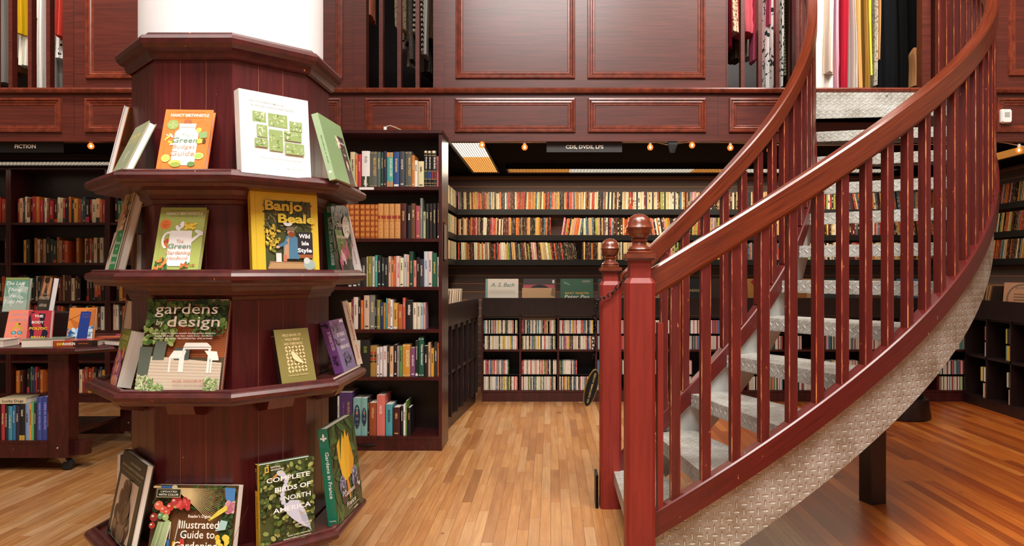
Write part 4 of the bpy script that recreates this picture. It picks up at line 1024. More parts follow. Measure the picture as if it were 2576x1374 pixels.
m.loft([ov(0.098, 0.034, -0.003), ov(0.098, 0.034, 0.003)], M['gold'])
m.loft([ov(0.093, 0.030, 0.003), ov(0.093, 0.030, 0.0036)], M['black'])
draw(m, [T_('NO CUSTOMER ACCESS', 0.5, 0.36, 0.34, '#c9a86a', fit=0.86)], 0.18, 0.04, lambda x, z, l: c + ux * (x - 0.09) + uz * (-(z - 0.02) if uz.x > 0 else (z - 0.02)) + uy * 0.004, M['print'])
tag(m.build('sign_plate', ch), 'oval black sign with gold edge')

# ------------------------------------------------------------ shelved books (spine out)
def spine_book(name, label, x, y, z, w, h, d, col, group, cat='book', deco=(), tilt=0.0, pages=True, mat='leather', face='front', parent_rot=0.0, hard=True, rounded=True):
    """stands at (x, y, z) = lower left corner of its spine, facing -Y (turned by parent_rot)"""
    m = MB(); C_ = srgb(col)
    e = 0.0035 if hard else 0.0008
    if rounded and w > 0.014:
        arc = [(w * k / 6, 0.0035 * (1 - math.sin(math.pi * k / 6)) ) for k in range(7)]
    else: arc = [(0, 0), (w, 0)]
    bt_ = min(0.0022, w * 0.15) if hard else 0.0006
    out = arc + [(w, d), (w - bt_, d), (w - bt_, 0.006), (bt_, 0.006), (bt_, d), (0, d)]
    n = len(out)
    a = [m.vert((px, py, 0)) for px, py in out]; b = [m.vert((px, py, h)) for px, py in out]
    for i in range(n):
        j = (i + 1) % n; m.face((a[i], a[j], b[j], b[i]), M[mat], C_)
    # top and bottom edges of the boards and spine
    na = len(arc)
    for lo, flip in ((a, True), (b, False)):
        q = [lo[i] for i in range(na)] + [lo[na + 2], lo[na + 3]]
        m.face(q[::-1] if flip else q, M[mat], C_)
        q = [lo[na - 1], lo[na], lo[na + 1], lo[na + 2]]; m.face(q[::-1] if flip else q, M[mat], C_)
        q = [lo[0], lo[na + 3], lo[na + 4], lo[na + 5]]; m.face(q[::-1] if flip else q, M[mat], C_)
    def mp(px, pz, l):
        t = min(max(px / w, 0), 1)
        base = 0.0035 * (1 - math.sin(math.pi * t)) if (rounded and w > 0.014) else 0
        return (px, min(base, 0.0035 * 0.3 if (rounded and w > 0.014) else 0) - 0.0007 - 0.00005 * l, pz)
    if deco: draw(m, deco, w, h, mp, M[mat], w)
    o = m.build(name); o.location = (x, y, z)
    o.rotation_euler = (0, math.radians(tilt), parent_rot)
    tag(o, label, cat, group)
    if pages:
        m = MB(); m.box((bt_, 0.006, e), (w - bt_, d - e, h - e), M['pages']); m.build('page_block', o)
    return o


def pseudo(rg, c, n=3):
    """faint lettering-like marks on a spine too small to read"""
    out = []
    y = rg.uniform(0.72, 0.86)
    for k in range(rg.randint(5, 11)):
        hgt = rg.uniform(0.012, 0.035)
        out.append(R_(0.34 + rg.uniform(-0.03, 0.03), y - hgt, 0.66 + rg.uniform(-0.05, 0.05), y, c)); y -= hgt + 0.012
    if rg.random() < 0.25: out.append(R_(0.22, 0.06, 0.78, 0.10, c))
    return out


def contrast(h):
    c = [int(h[i:i + 2], 16) for i in (1, 3, 5)]
    return '#3a2a24' if sum(c) > 400 else '#d8c49a'


def bookcase(name, label, x0, x1, y0, y1, z1, shelves, base_z, ends=True, group=None, back=True):
    t = thing(name, label, 'bookcase', (x0, y0, 0), group); o = t.location
    for a, b in ((x0, x0 + 0.022), (x1 - 0.022, x1)):
        m = MB(o); m.box((a, y0, 0), (b, y1, z1), M['shelfwood']); m.build('side_panel', t)
    m = MB(o); m.box((x0 - 0.004, y0 - 0.012, z1 - 0.022), (x1 + 0.004, y1, z1), M['shelfwood']); m.build('top', t)
    m = MB(o); m.box((x0 + 0.022, y1 - 0.012, 0.02), (x1 - 0.022, y1, z1 - 0.022), M['darkwood']); m.build('back_panel', t)
    for z in shelves:
        m = MB(o); m.box((x0 + 0.022, y0 + 0.004, z - 0.022), (x1 - 0.022, y1 - 0.012, z), M['shelfwood']); m.build('shelf', t)
    m = MB(o); m.box((x0 + 0.022, y0 + 0.006, 0), (x1 - 0.022, y0 + 0.03, base_z), M['shelfwood']); m.build('plinth', t)
    return t


BX0, BX1, BY = -1.66, -0.738, 4.86
bc = bookcase('bookcase', 'tall mahogany bookcase beside the entrance to the music alcove', BX0, BX1, BY, 5.16, 2.18, (1.796, 1.444, 1.115, 0.825, 0.501, 0.098), 0.076)
m = MB(bc.location); m.box((-1.30, BY - 0.001, 1.775), (-1.20 + 0.0, BY + 0.003, 1.792), M['white']); tag(m.build('shelf_label', bc), 'small white shelf label')
m = MB(bc.location); m.tube([(-1.40, BY + 0.003, 0.038), (-1.33, BY - 0.006, 0.046), (-1.24, BY - 0.006, 0.040), (-1.19, BY + 0.003, 0.044)], 0.006, M['darkmetal'], 6); m.build('drawer_pull', bc)
m = MB(bc.location); m.box((-0.7385, 4.93, 1.29), (-0.733, 5.05, 1.56), M['darkmetal']); m.box((-0.7345, 4.94, 1.305), (-0.7315, 5.04, 1.545), M['cream']); tag(m.build('notice', bc), 'framed cream notice on the side')


def bx(px): return (px - 1385) / 369.3


def zoom6(v): return 820 + v / 3.122
def zoom6y(v): return 300 + v / 3.122
def zoom7(v): return 820 + v / 2.987
def zoom7y(v): return 700 + v / 2.987


ROWS = [
 ('top shelf', 1.796, 6, 528, [
  (185, 222, 250, '#d9c8a0', '', ''), (225, 244, 275, '#e08a4a', '', ''), (246, 273, 270, '#b83a44', '', ''), (276, 340, 243, '#ece8e4', '', ''), (343, 397, 248, '#5a5c54', 'MAIN STREET', '#c9a860'), (398, 424, 250, '#57675e', '', ''), (427, 446, 252, '#23443c', '', ''), (447, 472, 245, '#1c2438', '', '#b08a45'),
  (476, 524, 255, '#4aa59c', 'SONS AND LOVERS', '#f0e8d0'), (526, 572, 250, '#284a80', '', '#c9b88a'), (577, 616, 248, '#40454c', '', '#c8c4bc'), (620, 671, 248, '#54544e', 'MAIN STREET', '#c9a860'), (671, 695, 278, '#c07830', '', ''), (693, 718, 318, '#e8e0d4', '', ''), (721, 767, 325, '#ddd0a0', '', ''), (768, 795, 240, '#14161a', 'Great Books', '#e6dccc'), (796, 823, 240, '#15161c', 'Great Books', '#e6dccc'), (825, 864, 240, '#171414', 'Great Books', '#e6dccc'), (867, 887, 285, '#cf6a64', '', '')]),
 ('second shelf', 1.444, 6, 935, [
  (108, 140, 665, '#b5581e', '', ''), (145, 180, 665, '#b5581e', '', ''), (182, 218, 665, '#b5581e', '', ''), (221, 258, 665, '#b5601f', '', ''), (262, 300, 665, '#b5601f', '', ''), (304, 341, 665, '#b5601f', '', ''), (345, 378, 665, '#b5601f', '', ''), (380, 404, 665, '#b5601f', '', ''),
  (406, 448, 660, '#c98a48', '', ''), (450, 490, 660, '#c98a48', '', ''), (494, 533, 660, '#c98a48', '', ''), (537, 581, 660, '#c98a48', '', ''), (583, 627, 657, '#4c1c16', '', '#c9a860'), (634, 664, 672, '#1d1a1c', '', '#e8e0d4'), (666, 698, 658, '#6a4028', '', ''), (701, 738, 676, '#a84a58', '', '#d8a060'), (738, 756, 617, '#7c8478', '', ''), (760, 780, 722, '#a8b48a', '', ''), (782, 806, 660, '#241c1a', '', '#c9b88a'), (811, 834, 660, '#241c1a', '', '#c9b88a'), (838, 862, 658, '#241c1a', '', '#c9b88a'), (874, 888, 657, '#4c2a2a', '', '')]),
 ('third shelf', 1.115, 6, 1318, [
  (170, 200, 1200, '#4a4038', '', ''), (205, 236, 1120, '#25241f', '', ''), (240, 268, 1105, '#3c3a38', '', ''), (273, 315, 1087, '#24211f', '', '#c8c4bc'), (317, 326, 1080, '#c9bc90', '', ''), (328, 357, 1078, '#86822c', '', ''), (358, 377, 1080, '#c9c6c0', '', ''), (380, 401, 1070, '#3aa592', '', '#e0f0e8'), (403, 428, 1076, '#1a1a1e', '', ''), (430, 455, 1086, '#2a3430', '', '#b0d0c0'), (456, 484, 1088, '#17181c', '', '#c8c4bc'), (486, 505, 1078, '#d9b49a', '', ''), (506, 530, 1108, '#d98a4a', '', ''), (530, 547, 1078, '#c8603c', '', ''), (548, 575, 1076, '#e6c4bc', '', '#c02a4a'), (577, 606, 1090, '#e0dcb4', '', ''), (607, 633, 1062, '#c4c0c0', '', ''), (635, 651, 1066, '#e0a890', '', ''), (652, 682, 1040, '#1d4430', '', '#c9a860'), (685, 707, 1110, '#e08a7a', '', ''), (708, 730, 1084, '#241c1e', '', '#e8e0d4'), (732, 765, 1100, '#30303a', '', ''), (766, 800, 1040, '#c4cad4', '', '#3a5aa8'), (801, 831, 1040, '#e0c6bc', '', ''), (832, 868, 1052, '#1f5c40', '', '#c9a860'), (873, 889, 1084, '#dcd6d2', '', '')]),
 ('fourth shelf', 0.825, 7, 378, [
  (155, 186, 178, '#dcc08a', '', ''), (187, 200, 152, '#7a2a3c', '', ''), (201, 235, 137, '#dcd0c0', '', '#7a5a4a'), (237, 255, 160, '#1c1a18', '', '#e8e0d4'), (258, 277, 160, '#dd6a24', '', ''), (280, 321, 123, '#d0b49a', '', ''), (323, 364, 120, '#7c7c74', '', ''), (364, 378, 155, '#201e1c', '', ''), (379, 403, 157, '#8a8430', '', ''), (404, 430, 175, '#223460', '', '#c8b880'), (431, 446, 180, '#b08030', '', ''), (448, 458, 145, '#3f9a9c', '', ''), (458, 479, 148, '#d8a070', '', '#d04a24'), (480, 498, 155, '#f0ece8', '', ''), (500, 534, 180, '#d0a050', '', '#5a3a14'), (537, 570, 195, '#b8602c', '', ''), (572, 593, 142, '#cc5a4c', '', ''), (596, 648, 160, '#171415', '', '#e8e0d4'), (650, 677, 178, '#e0d4b8', '', ''), (679, 707, 178, '#ddd0b4', '', ''), (708, 728, 180, '#a8c8d0', '', ''), (729, 746, 178, '#d09a9c', '', '')]),
 ('fifth shelf', 0.501, 7, 740, [
  (228, 252, 468, '#c8c8b8', '', ''), (255, 325, 465, '#191715', '', '#7a8a3c'), (328, 377, 508, '#a88038', '', '#7a3020'), (378, 398, 520, '#e8dcd8', '', ''), (400, 420, 520, '#ecdedc', '', ''), (424, 455, 512, '#e8dcd8', '', '#c05a4a'), (457, 474, 510, '#2a2420', '', ''), (476, 503, 515, '#dcae86', '', '#3a2a20'), (506, 530, 500, '#271a16', '', '#e8e0d4'), (532, 544, 510, '#b0a4a4', '', ''), (546, 571, 512, '#5f8a4c', '', '#241c14'), (573, 629, 498, '#d49030', 'SLOVE SONGS', '#f4e8c0'), (630, 667, 525, '#7c4a72', '', '#e0c8d8'), (669, 691, 470, '#1b2420', '', '#c8c4bc'), (693, 732, 445, '#17553f', 'Ulysses Annotated', '#f0ece0'), (735, 763, 510, '#161414', '', '#e8e0d4'), (765, 783, 485, '#c8a080', '', '#2a3a3c'), (785, 808, 530, '#d8a030', '', '#241c14'), (811, 835, 480, '#3c302c', '', '#e8e0d4'), (836, 850, 488, '#e0762c', '', '')]),
 ('bottom shelf', 0.098, 7, 1190, [
  (84, 96, 895, '#d8d4cc', '', ''), (98, 194, 865, '#4a2e5e', '', '#b8884c'), (200, 260, 908, '#7fb0a8', '', ''), (262, 308, 908, '#7fb0a8', '', ''), (310, 320, 905, '#1c1a18', '', ''), (322, 375, 945, '#9c4a28', '', '#d8a070'), (379, 441, 885, '#da7468', '', '#f4c8b8'), (446, 496, 955, '#4fa0ac', '', '#204a54'), (500, 553, 978, '#451616', '', '#d8a060'), (557, 576, 970, '#1c1a18', '', '#f0f0f0'), (578, 594, 955, '#ece8e4', '', ''), (596, 606, 930, '#5f8a3c', '', ''), (610, 634, 980, '#141213', '', '#d8a060')]),
]
rg = random.Random(12)
for rname, zsh, zm, bot, rows in ROWS:
    for i, (a, b, top, col, title, tc) in enumerate(rows):
        A, B = (zoom6(a), zoom6(b)) if zm == 6 else (zoom7(a), zoom7(b))
        sc = (3.122 if zm == 6 else 2.987) * 369.3
        w = max(0.006, bx(B) - bx(A) - 0.0008); h = (bot - top) / sc
        x = bx(A)
        if x < BX0 + 0.03 or x + w > BX1 - 0.022: 
            w = BX1 - 0.0235 - x
        c2 = tc or contrast(col)
        d = []
        if title == 'Great Books':
            bc_ = ('#1f4430', '#2a3a7a', '#7a1c20')[i - 15]
            d = [R_(0.0, 0.06 + 0.16, 1, 0.42, bc_)] + [R_(0, z_, 1, z_ + 0.012, '#c9a860') for z_ in (0.03, 0.10, 0.21, 0.43, 0.86, 0.93, 0.97)] + [E_(0.5, 0.965, 0.3, 0.3, '#e0d4b8'), T_('Great Books', 0.5, 0.66, 0.62, c2, 'C', bold=0.02, rot=-90, fit=0.32)]
        elif title: d = [T_(title, 0.5, 0.56, 0.52, c2, 'C', bold=0.02, rot=-90, fit=0.52)] + ([R_(0, 0.86, 1, 1, '#d88a4c'), R_(0, 0.0, 1, 0.16, '#c98a5a')] if 'SONS AND' in title else [R_(0, 0.95, 1, 0.965, c2), R_(0, 0.03, 1, 0.045, c2)])
        elif col in ('#b5581e', '#b5601f'):
            d = []
            for k in range(6):
                z_ = 0.03 + k * 0.162
                d += [R_(0.04, z_ + 0.0, 0.96, z_ + 0.012, '#7a3410'), R_(0.14, z_ + 0.035, 0.86, z_ + 0.13, '#c9762c'), R_(0.30, z_ + 0.055, 0.70, z_ + 0.11, '#e0a85a'), R_(0.42, z_ + 0.06, 0.58, z_ + 0.105, '#b5601f')]
        elif col == '#c98a48':
            d = [R_(0, 0.57, 1, 0.66, '#9a2c20'), R_(0, 0.50, 1, 0.508, '#a86828')] + [E_(0.5, z_, 0.30, 0.62, '#d9a468') for z_ in (0.88, 0.78, 0.38, 0.16)] + [E_(0.5, z_, 0.20, 0.42, '#c98a48') for z_ in (0.88, 0.78, 0.38, 0.16)]
        elif col == '#7fb0a8':
            d = [E_(0.5, 0.50, 0.40, 1.55, '#27344e')] + [E_(0.5, 0.60, 0.16, 0.16, '#c97a3c')] + [R_(0.3, z_, 0.7, z_ + 0.012, '#a8b8b0') for z_ in (0.80, 0.72, 0.46, 0.42, 0.30, 0.22)]
        elif col == '#4a2e5e':
            d = [T_('SHERLOCK', 0.62, 0.50, 0.26, '#b8884c', 'C', bold=0.02, rot=-90, fit=0.56), T_('THE COMPLETE', 0.25, 0.50, 0.16, '#8a6a8a', 'C', rot=-90, fit=0.56)]
        elif col == '#a88038':
            d = [R_(0, 0.72, 1, 0.80, '#a03c24'), R_(0, 0.64, 1, 0.70, '#241c14'), R_(0, 0.52, 1, 0.62, '#a03c24'), R_(0, 0.46, 1, 0.50, '#241c14')]
        elif col == '#ece8e4' and a == 276:
            d = [R_(0, 0, 1, 0.30, '#34401f'), R_(0.3, 0.06, 0.6, 0.20, '#e8e4dc')] + pseudo(rg, '#a8a09a')
        elif col == '#e6c4bc': d = [T_('WILLIAM', 0.5, 0.55, 0.6, c2, 'C', rot=-90, fit=0.5)]
        else:
            d = pseudo(rg, c2)
            if rg.random() < 0.1: d.append(R_(0.1, 0.02, 0.9, 0.08, '#e8e4dc'))
        label = '%s book on the %s of the tall bookcase, %s from the left' % (cname(col), rname, ordinal(i + 1))
        if title: label = '%s book titled %s on the %s of the tall bookcase, %s' % (cname(col), title.lower(), rname, ordinal(i + 1))
        spine_book('book', label, x, BY + 0.022 + rg.uniform(0, 0.012), zsh + 0.0006, w, h, min(0.20, h * 0.72), col, 'books on the %s of the tall bookcase' % rname, deco=d, hard=rg.random() < 0.6)

# ------------------------------------------------------------ fiction bookcases at the far left
FXY = 6.65
FZ = {'top shelf': 1.675, 'second shelf': 1.30, 'third shelf': 0.945, 'fourth shelf': 0.672, 'bottom shelf': 0.085}
PAL = ['#c8552a', '#e0a040', '#e6cfa0', '#b02a30', '#d8c8a8', '#4a2018', '#241a18', '#30302c', '#c23a50', '#7a2430', '#3c6a50', '#d8782c', '#ece0c8', '#8a4a2c', '#2c3c50', '#5c3a28', '#e8b890', '#a8301f', '#d06a2c', '#1b1716']
DPAL = ['#3a2018', '#5a2a20', '#30302c', '#7a3a28', '#243a34', '#241a18', '#b0682c', '#1b1716', '#8a2428', '#a8845c', '#2c2420']  # darker spines: shade on the second and third shelves put into book colours
rg = random.Random(77)
cases = []
for ci, (a, nm) in enumerate(((-5.96, 'outermost'), (-5.04, 'middle'), (-4.12, 'inner'), (-3.20, 'innermost'))):
    t = bookcase('bookcase', 'dark fiction bookcase against the far wall, %s of the row' % ('at the left edge' if ci == 0 else 'behind the round table' if ci == 1 else 'partly behind the octagonal stand' if ci == 2 else 'hidden behind the octagonal stand'), a + 0.001, a + 0.919, FXY, 6.95, 2.19, [FZ[k] for k in FZ] + [0.39], 0.06, group='dark fiction bookcases')
    for k in FZ:
        z = FZ[k]; x = a + 0.03; i = 0
        end = a + 0.885
        if ci == 0: x = a + 0.74
        if ci == 2: end = a + 0.36
        if ci == 3: continue
        if k == 'bottom shelf' and ci != 1 and ci != 2: continue
        x += rg.uniform(0, 0.03) + (0.06 if k == 'second shelf' and ci == 1 else 0)
        while x < end - 0.03:
            w = rg.uniform(0.018, 0.036); h = rg.uniform(0.205, 0.245)
            if k != 'top shelf' and rg.random() < 0.10: x += rg.uniform(0.03, 0.08); continue
            col = rg.choice(PAL if k in ('top shelf', 'fourth shelf', 'bottom shelf') else DPAL + PAL[:6])
            i += 1
            lab = '%s book on the %s of the %s fiction bookcase, %s from left' % (cname(col), k, ('leftmost', 'middle', 'right')[ci], ordinal(i))
            spine_book('book', lab, x, FXY + 0.03 + rg.uniform(0, 0.02), z + 0.0006, w, h, 0.15, col, 'books in the fiction bookcases', deco=pseudo(rg, contrast(col)) + ([R_(0, 0.0, 1, rg.uniform(0.1, 0.25), rg.choice(PAL))] if rg.random() < 0.25 else []), pages=False)
            x += w + 0.001
    if ci < 3:
        pass

# ------------------------------------------------------------ music alcove: unit of bins and cd shelves
UY = 6.70
UX0 = -0.64; PITCH = 0.3555; NB = 13
UX1 = UX0 + NB * PITCH
unit = thing('record_bin_unit', 'long dark record bin unit with disc shelves below, along the back wall', 'display unit', (UX0, UY, 0)); UO = unit.location
m = MB(UO); m.box((UX0, UY, 0), (UX1, UY + 0.02, 0.085), M['shelfwood']); m.build('plinth', unit)
for z in (0.088, 0.470):
    m = MB(UO); m.box((UX0, UY - 0.004, z), (UX1, UY + 0.30, z + 0.018), M['shelfwood']); m.build('shelf', unit)
for z in (0.088 + 0.018 + 0.142, 0.470 + 0.018 + 0.142):
    m = MB(UO); m.box((UX0, UY + 0.012, z), (UX1, UY + 0.16, z + 0.006), M['black']); m.build('riser_shelf', unit)
m = MB(UO); m.box((UX0, UY - 0.016, 0.808), (UX1, UY + 0.004, 0.972), M['darkwood']); m.build('bin_front', unit)
m = MB(UO); m.box((UX0, UY + 0.004, 0.780), (UX1, UY + 0.84, 0.80), M['darkwood']); m.build('bin_floor', unit)
m = MB(UO); m.box((UX0, UY + 0.302, 0.02), (UX1, UY + 0.32, 0.78), M['black']); m.build('back_panel', unit)
for k in range(NB + 1):
    x = UX0 + k * PITCH
    m = MB(UO); m.box((x - 0.009, UY, 0.085), (x + 0.009, UY + 0.302, 0.80), M['shelfwood']); m.build('divider', unit)
for k in range(NB + 1):
    x = UX0 + k * PITCH
    m = MB(UO); m.box((x - 0.006, UY + 0.004, 0.80), (x + 0.006, UY + 0.40, 0.93), M['darkwood']); m.build('bin_divider', unit)

CDC = ['#e9e0cf', '#f0ebe0', '#d8c7a8', '#b8323a', '#cf5a5a', '#3c3a38', '#23201e', '#4f7f8a', '#d8b23a', '#7a8a4a', '#e6d8c0', '#c9c2b6', '#9a3a44', '#ece6da', '#5a78a0', '#ddd0b8', '#8a8478', '#d88a8a', '#2f5a44', '#f2eee6', '#e2dac8', '#efe9dc']
cdm = MB(); cdm.box((0, 0, 0), (0.0098, 0.14, 0.125), M['case']); cd0 = cdm.build('cd_case')
CDZ = {'upper double row, top': 0.636, 'upper double row, bottom': 0.488, 'lower double row, top': 0.254, 'lower double row, bottom': 0.106}
BAYN = ['first', 'second', 'third']
rg = random.Random(4); ncd = 0; used = False
stuff = MB(); NCD_STUFF = 0


def color_copy(src, loc, rot, col, label, group, cat, scale=(1, 1, 1)):
    o = src.copy(); COL.objects.link(o); o.location = loc; o.rotation_euler = rot; o.scale = scale
    c = srgb(col); o.color = c
    tag(o, label, cat, group); return o


def rot_box(mb, x, y, z, w, d, h, tilt, mat, col, yaw=0.0, ox=0.0, oy=0.0):
    T = Matrix.Translation((x, y, z)) @ Matrix.Rotation(yaw, 4, 'Z') @ Matrix.Rotation(tilt, 4, 'Y')
    mb.T = T; mb.box((0, 0, 0), (w, d, h), mat, col); mb.T = None


for k in range(NB):
    for rn, z in CDZ.items():
        x = UX0 + k * PITCH + 0.013; end = UX0 + (k + 1) * PITCH - 0.013; i = 0
        if rn == 'lower double row, top':
            if k == 0: end -= 0.09
            if k == 2: end -= 0.16
        if k >= 3 and rg.random() < 0.35: end -= rg.uniform(0, 0.2)
        while x + 0.0108 < end:
            col = rg.choice(CDC)
            if rg.random() < 0.015 and rn.endswith('top'): x += 0.012; continue
            yy = UY + 0.016 + rg.uniform(0, 0.004)
            if k < 3 and ncd < 300:
                i += 1; ncd += 1
                col_o = color_copy(cd0, (x, yy, z + 0.0008), (0, 0, 0), col, '%s disc case, %s from left, %s row, %s bay, back unit' % (cname(col), ordinal(i), rn.replace(' double row, ', ' shelf '), BAYN[k]), 'compact discs on the back wall unit', 'cd case')
            else:
                rot_box(stuff, x, yy, z + 0.0008, 0.0098, 0.13, 0.125, 0, M['leather'], srgb(col))
            x += 0.0116 + (0.0004 if rg.random() < 0.5 else 0)
bpy.data.objects.remove(cd0)
o = stuff.build('compact_discs'); tag(o, 'rows of compact discs seen between the stair balusters', 'cds', kind='stuff')

# DVDs on three shallow wall shelves
DVC = ['#e8d6a8', '#f0e6cc', '#c23a2c', '#d8742c', '#e0a83c', '#2a1a16', '#171210', '#3a2018', '#8a2420', '#5a1c1c', '#c9a878', '#e6c890', '#3c3430', '#7a8a8c', '#d8503c', '#a8b04a', '#4a6a7c', '#241612', '#e0b070', '#6a3a20', '#f2ead6', '#b86a3c', '#d8909a']
dvm = MB(); dvm.box((0, 0, 0), (0.0145, 0.135, 0.190), M['case']); dv0 = dvm.build('dvd_case')
RACK = {'top rack': 1.850, 'middle rack': 1.584, 'bottom rack': 1.329}
for rn, z in RACK.items():
    t = thing('wall_shelf', 'long black shallow shelf on the slatted back wall, %s' % rn.replace(' rack', ' of three'), 'shelf', (-1.08, 7.40, z - 0.02))
    m = MB(t.location); m.box((-1.08, 7.395, z - 0.012), (4.20, 7.57, z), M['black']); m.build('shelf_board', t)
    m = MB(t.location); m.box((-1.08, 7.388, z - 0.045), (4.20, 7.394, z + 0.012), M['black']); m.build('front_lip', t)
rg = random.Random(9); stuff = MB()
grp = 'dvd cases on the slatted back wall'
for rn, z in RACK.items():
    x = -0.955; i = 0; run = 0; lean = 0; prev = None
    while x < 4.10:
        if rn == 'middle rack' and 0.00 < x < 0.10 : x = 0.11; lean = 0.15
        if rn == 'bottom rack' and 0.27 < x < 0.31: x = 0.325; lean = 0
        if run <= 0:
            run = rg.randint(8, 30)
            lean = rg.choice([0, 0, 0.0, 0.03, -0.02])
            if rn == 'bottom rack' and -0.5 < x < 0.30: lean = -0.06 - 0.10 * (x + 0.5)
            if rn == 'middle rack' and 0.10 < x < 0.3: lean = 0.13
            if rn == 'middle rack' and 0.75 < x < 1.15: lean = -0.16
            if x > 2.2: lean = rg.choice([0, -0.12, -0.2])
            pal = rg.sample(DVC, 9) + rg.sample(DVC, 4)
        run -= 1
        if rn == 'bottom rack' and -0.5 < x < 0.30: lean = -0.06 - 0.14 * (x + 0.5)
        col = rg.choice(pal) if rg.random() < 0.75 else rg.choice(DVC)
        hs = rg.choice([1, 1, 1, 1, 0.97, 1.02, 0.93]); ws = rg.choice([1, 1, 1, 0.7, 1.25])
        yy = 7.396 + rg.uniform(0, 0.006)
        pitch = 0.0150 * ws / max(0.9, math.cos(lean)) + 0.0012 + rg.uniform(0, 0.0012)
        # sheared-over cases pivot on a lower corner
        dz = 0.0145 * ws * math.sin(abs(lean)) if lean > 0 else 0.0
        xx = x if lean >= 0 else x
        if x < 0.515 and i < 100:
            i += 1
            c = color_copy(dv0, (xx, yy, z + 0.0008 + dz), (0, lean, 0), col, '%s disc case, %s of the back wall, %s from the left' % (cname(col), rn, ordinal(i)), grp, 'dvd case', (ws, 1, hs))
        else:
            rot_box(stuff, xx, yy, z + 0.0008 + dz, 0.0145 * ws, 0.13, 0.19 * hs, lean, M['leather'], srgb(col))
            cc = rg.choice(['#e8d8b0', '#241612', '#c9a060'])
            if rg.random() < 0.7:
                T = Matrix.Translation((xx, yy, z + 0.0008 + dz)) @ Matrix.Rotation(lean, 4, 'Y'); stuff.T = T
                for s_ in range(3):
                    z0_ = rg.uniform(0.01, 0.15); stuff.box((0.003, -0.0006, z0_), (0.011 * ws, 0.0, z0_ + rg.uniform(0.008, 0.03)), M['leather'], srgb(cc))
                stuff.T = None
        x += pitch
NDV = 0
# right side wall: three racks of leaning cases, the nearest individually
for rn, z in RACK.items():
    t = thing('wall_shelf', 'black shallow shelf on the right side wall of the alcove, %s' % rn.replace(' rack', ' of three'), 'shelf', (4.28, 5.3, z - 0.02))
    m = MB(t.location); m.box((4.275, 5.3, z - 0.012), (4.44, 7.38, z), M['black']); m.build('shelf_board', t)
    m = MB(t.location); m.box((4.268, 5.3, z - 0.045), (4.274, 7.38, z + 0.012), M['black']); m.build('front_lip', t)
    y = 5.9; i = 0
    while y < 7.33:
        col = rg.choice(DVC); ws = rg.choice([1, 1, 0.7])
        if i < 27 and y > 6.4 or (i < 27 and y > 6.35):
            i += 1
            color_copy(dv0, (4.276, y, z + 0.006), (-0.20, 0, -math.pi / 2), col, '%s leaning disc case, %s, right alcove wall, %s from near end' % (cname(col), rn, ordinal(i)), 'leaning dvd cases on the right alcove wall', 'dvd case', (ws, 1, 1)).rotation_euler = (0, 0, 0)
            o = bpy.context.scene.collection.objects[-1] if False else None
        else:
            pass
        y += 0.0235
dvd_right = [o for o in COL.objects if o.get('group') == 'leaning dvd cases on the right alcove wall']
for o in dvd_right:
    loc = Vector(o.location)
    o.matrix_world = Matrix.Translation(loc) @ Matrix.Rotation(-math.pi / 2, 4, 'Z') @ Matrix.Rotation(0.2, 4, 'Y') @ Matrix.Diagonal((o.scale.x, 1, 1, 1))
o = stuff.build('dvd_cases'); tag(o, 'rows of disc cases on the back wall seen behind the staircase', 'dvds', kind='stuff')
# left side wall of the alcove: short racks end on
for rn, z in RACK.items():
    t = thing('wall_shelf', 'black shallow shelf on the left side wall of the alcove, %s' % rn.replace(' rack', ' of three'), 'shelf', (-1.09, 6.0, z - 0.02))
    m = MB(t.location); m.box((-1.09, 6.0, z - 0.012), (-0.965, 7.38, z), M['black']); m.build('shelf_board', t)
    m = MB(t.location); m.box((-0.965, 6.0, z - 0.045), (-0.959, 7.38, z + 0.012), M['black']); m.build('front_lip', t)
    y = 6.55; i = 0
    while y < 7.36:
        i += 1; col = rg.choice(['#e6d0a0', '#c9a878', '#a8b08a', '#d8c8b0', '#8a7a6a', '#b0a090'])
        o = dv0.copy(); COL.objects.link(o); o.color = srgb(col)
        o.matrix_world = Matrix.Translation((-0.968, y, z + 0.001)) @ Matrix.Rotation(math.pi / 2, 4, 'Z') @ Matrix.Diagonal((1.3, 0.85, 1, 1))
        tag(o, '%s disc case on the %s of the left alcove wall, %s from near end' % (cname(col), rn, ordinal(i)), 'dvd case', 'dvd cases on the left alcove wall')
        y += 0.052
bpy.data.objects.remove(dv0)


# ------------------------------------------------------------ records
def sleeve(label, x, y, z, psi, lean, col, art=(), group='record sleeves in the back wall bins', s=0.312, t=0.004):
    m = MB(); m.box((0, 0, 0), (s, t, s), M['print'], srgb(col))
    draw(m, art, s, s, lambda a, b, l: (a, -0.0004 - 0.0001 * l, b), M['print'])
    o = m.build('record_sleeve')
    o.matrix_world = Matrix.Translation((x, y, z)) @ Matrix.Rotation(math.radians(psi), 4, 'Z') @ Matrix.Rotation(-math.radians(lean), 4, 'X')
    return tag(o, label, 'record', group)


def ux(k, off=0.02): return UX0 + k * PITCH + off


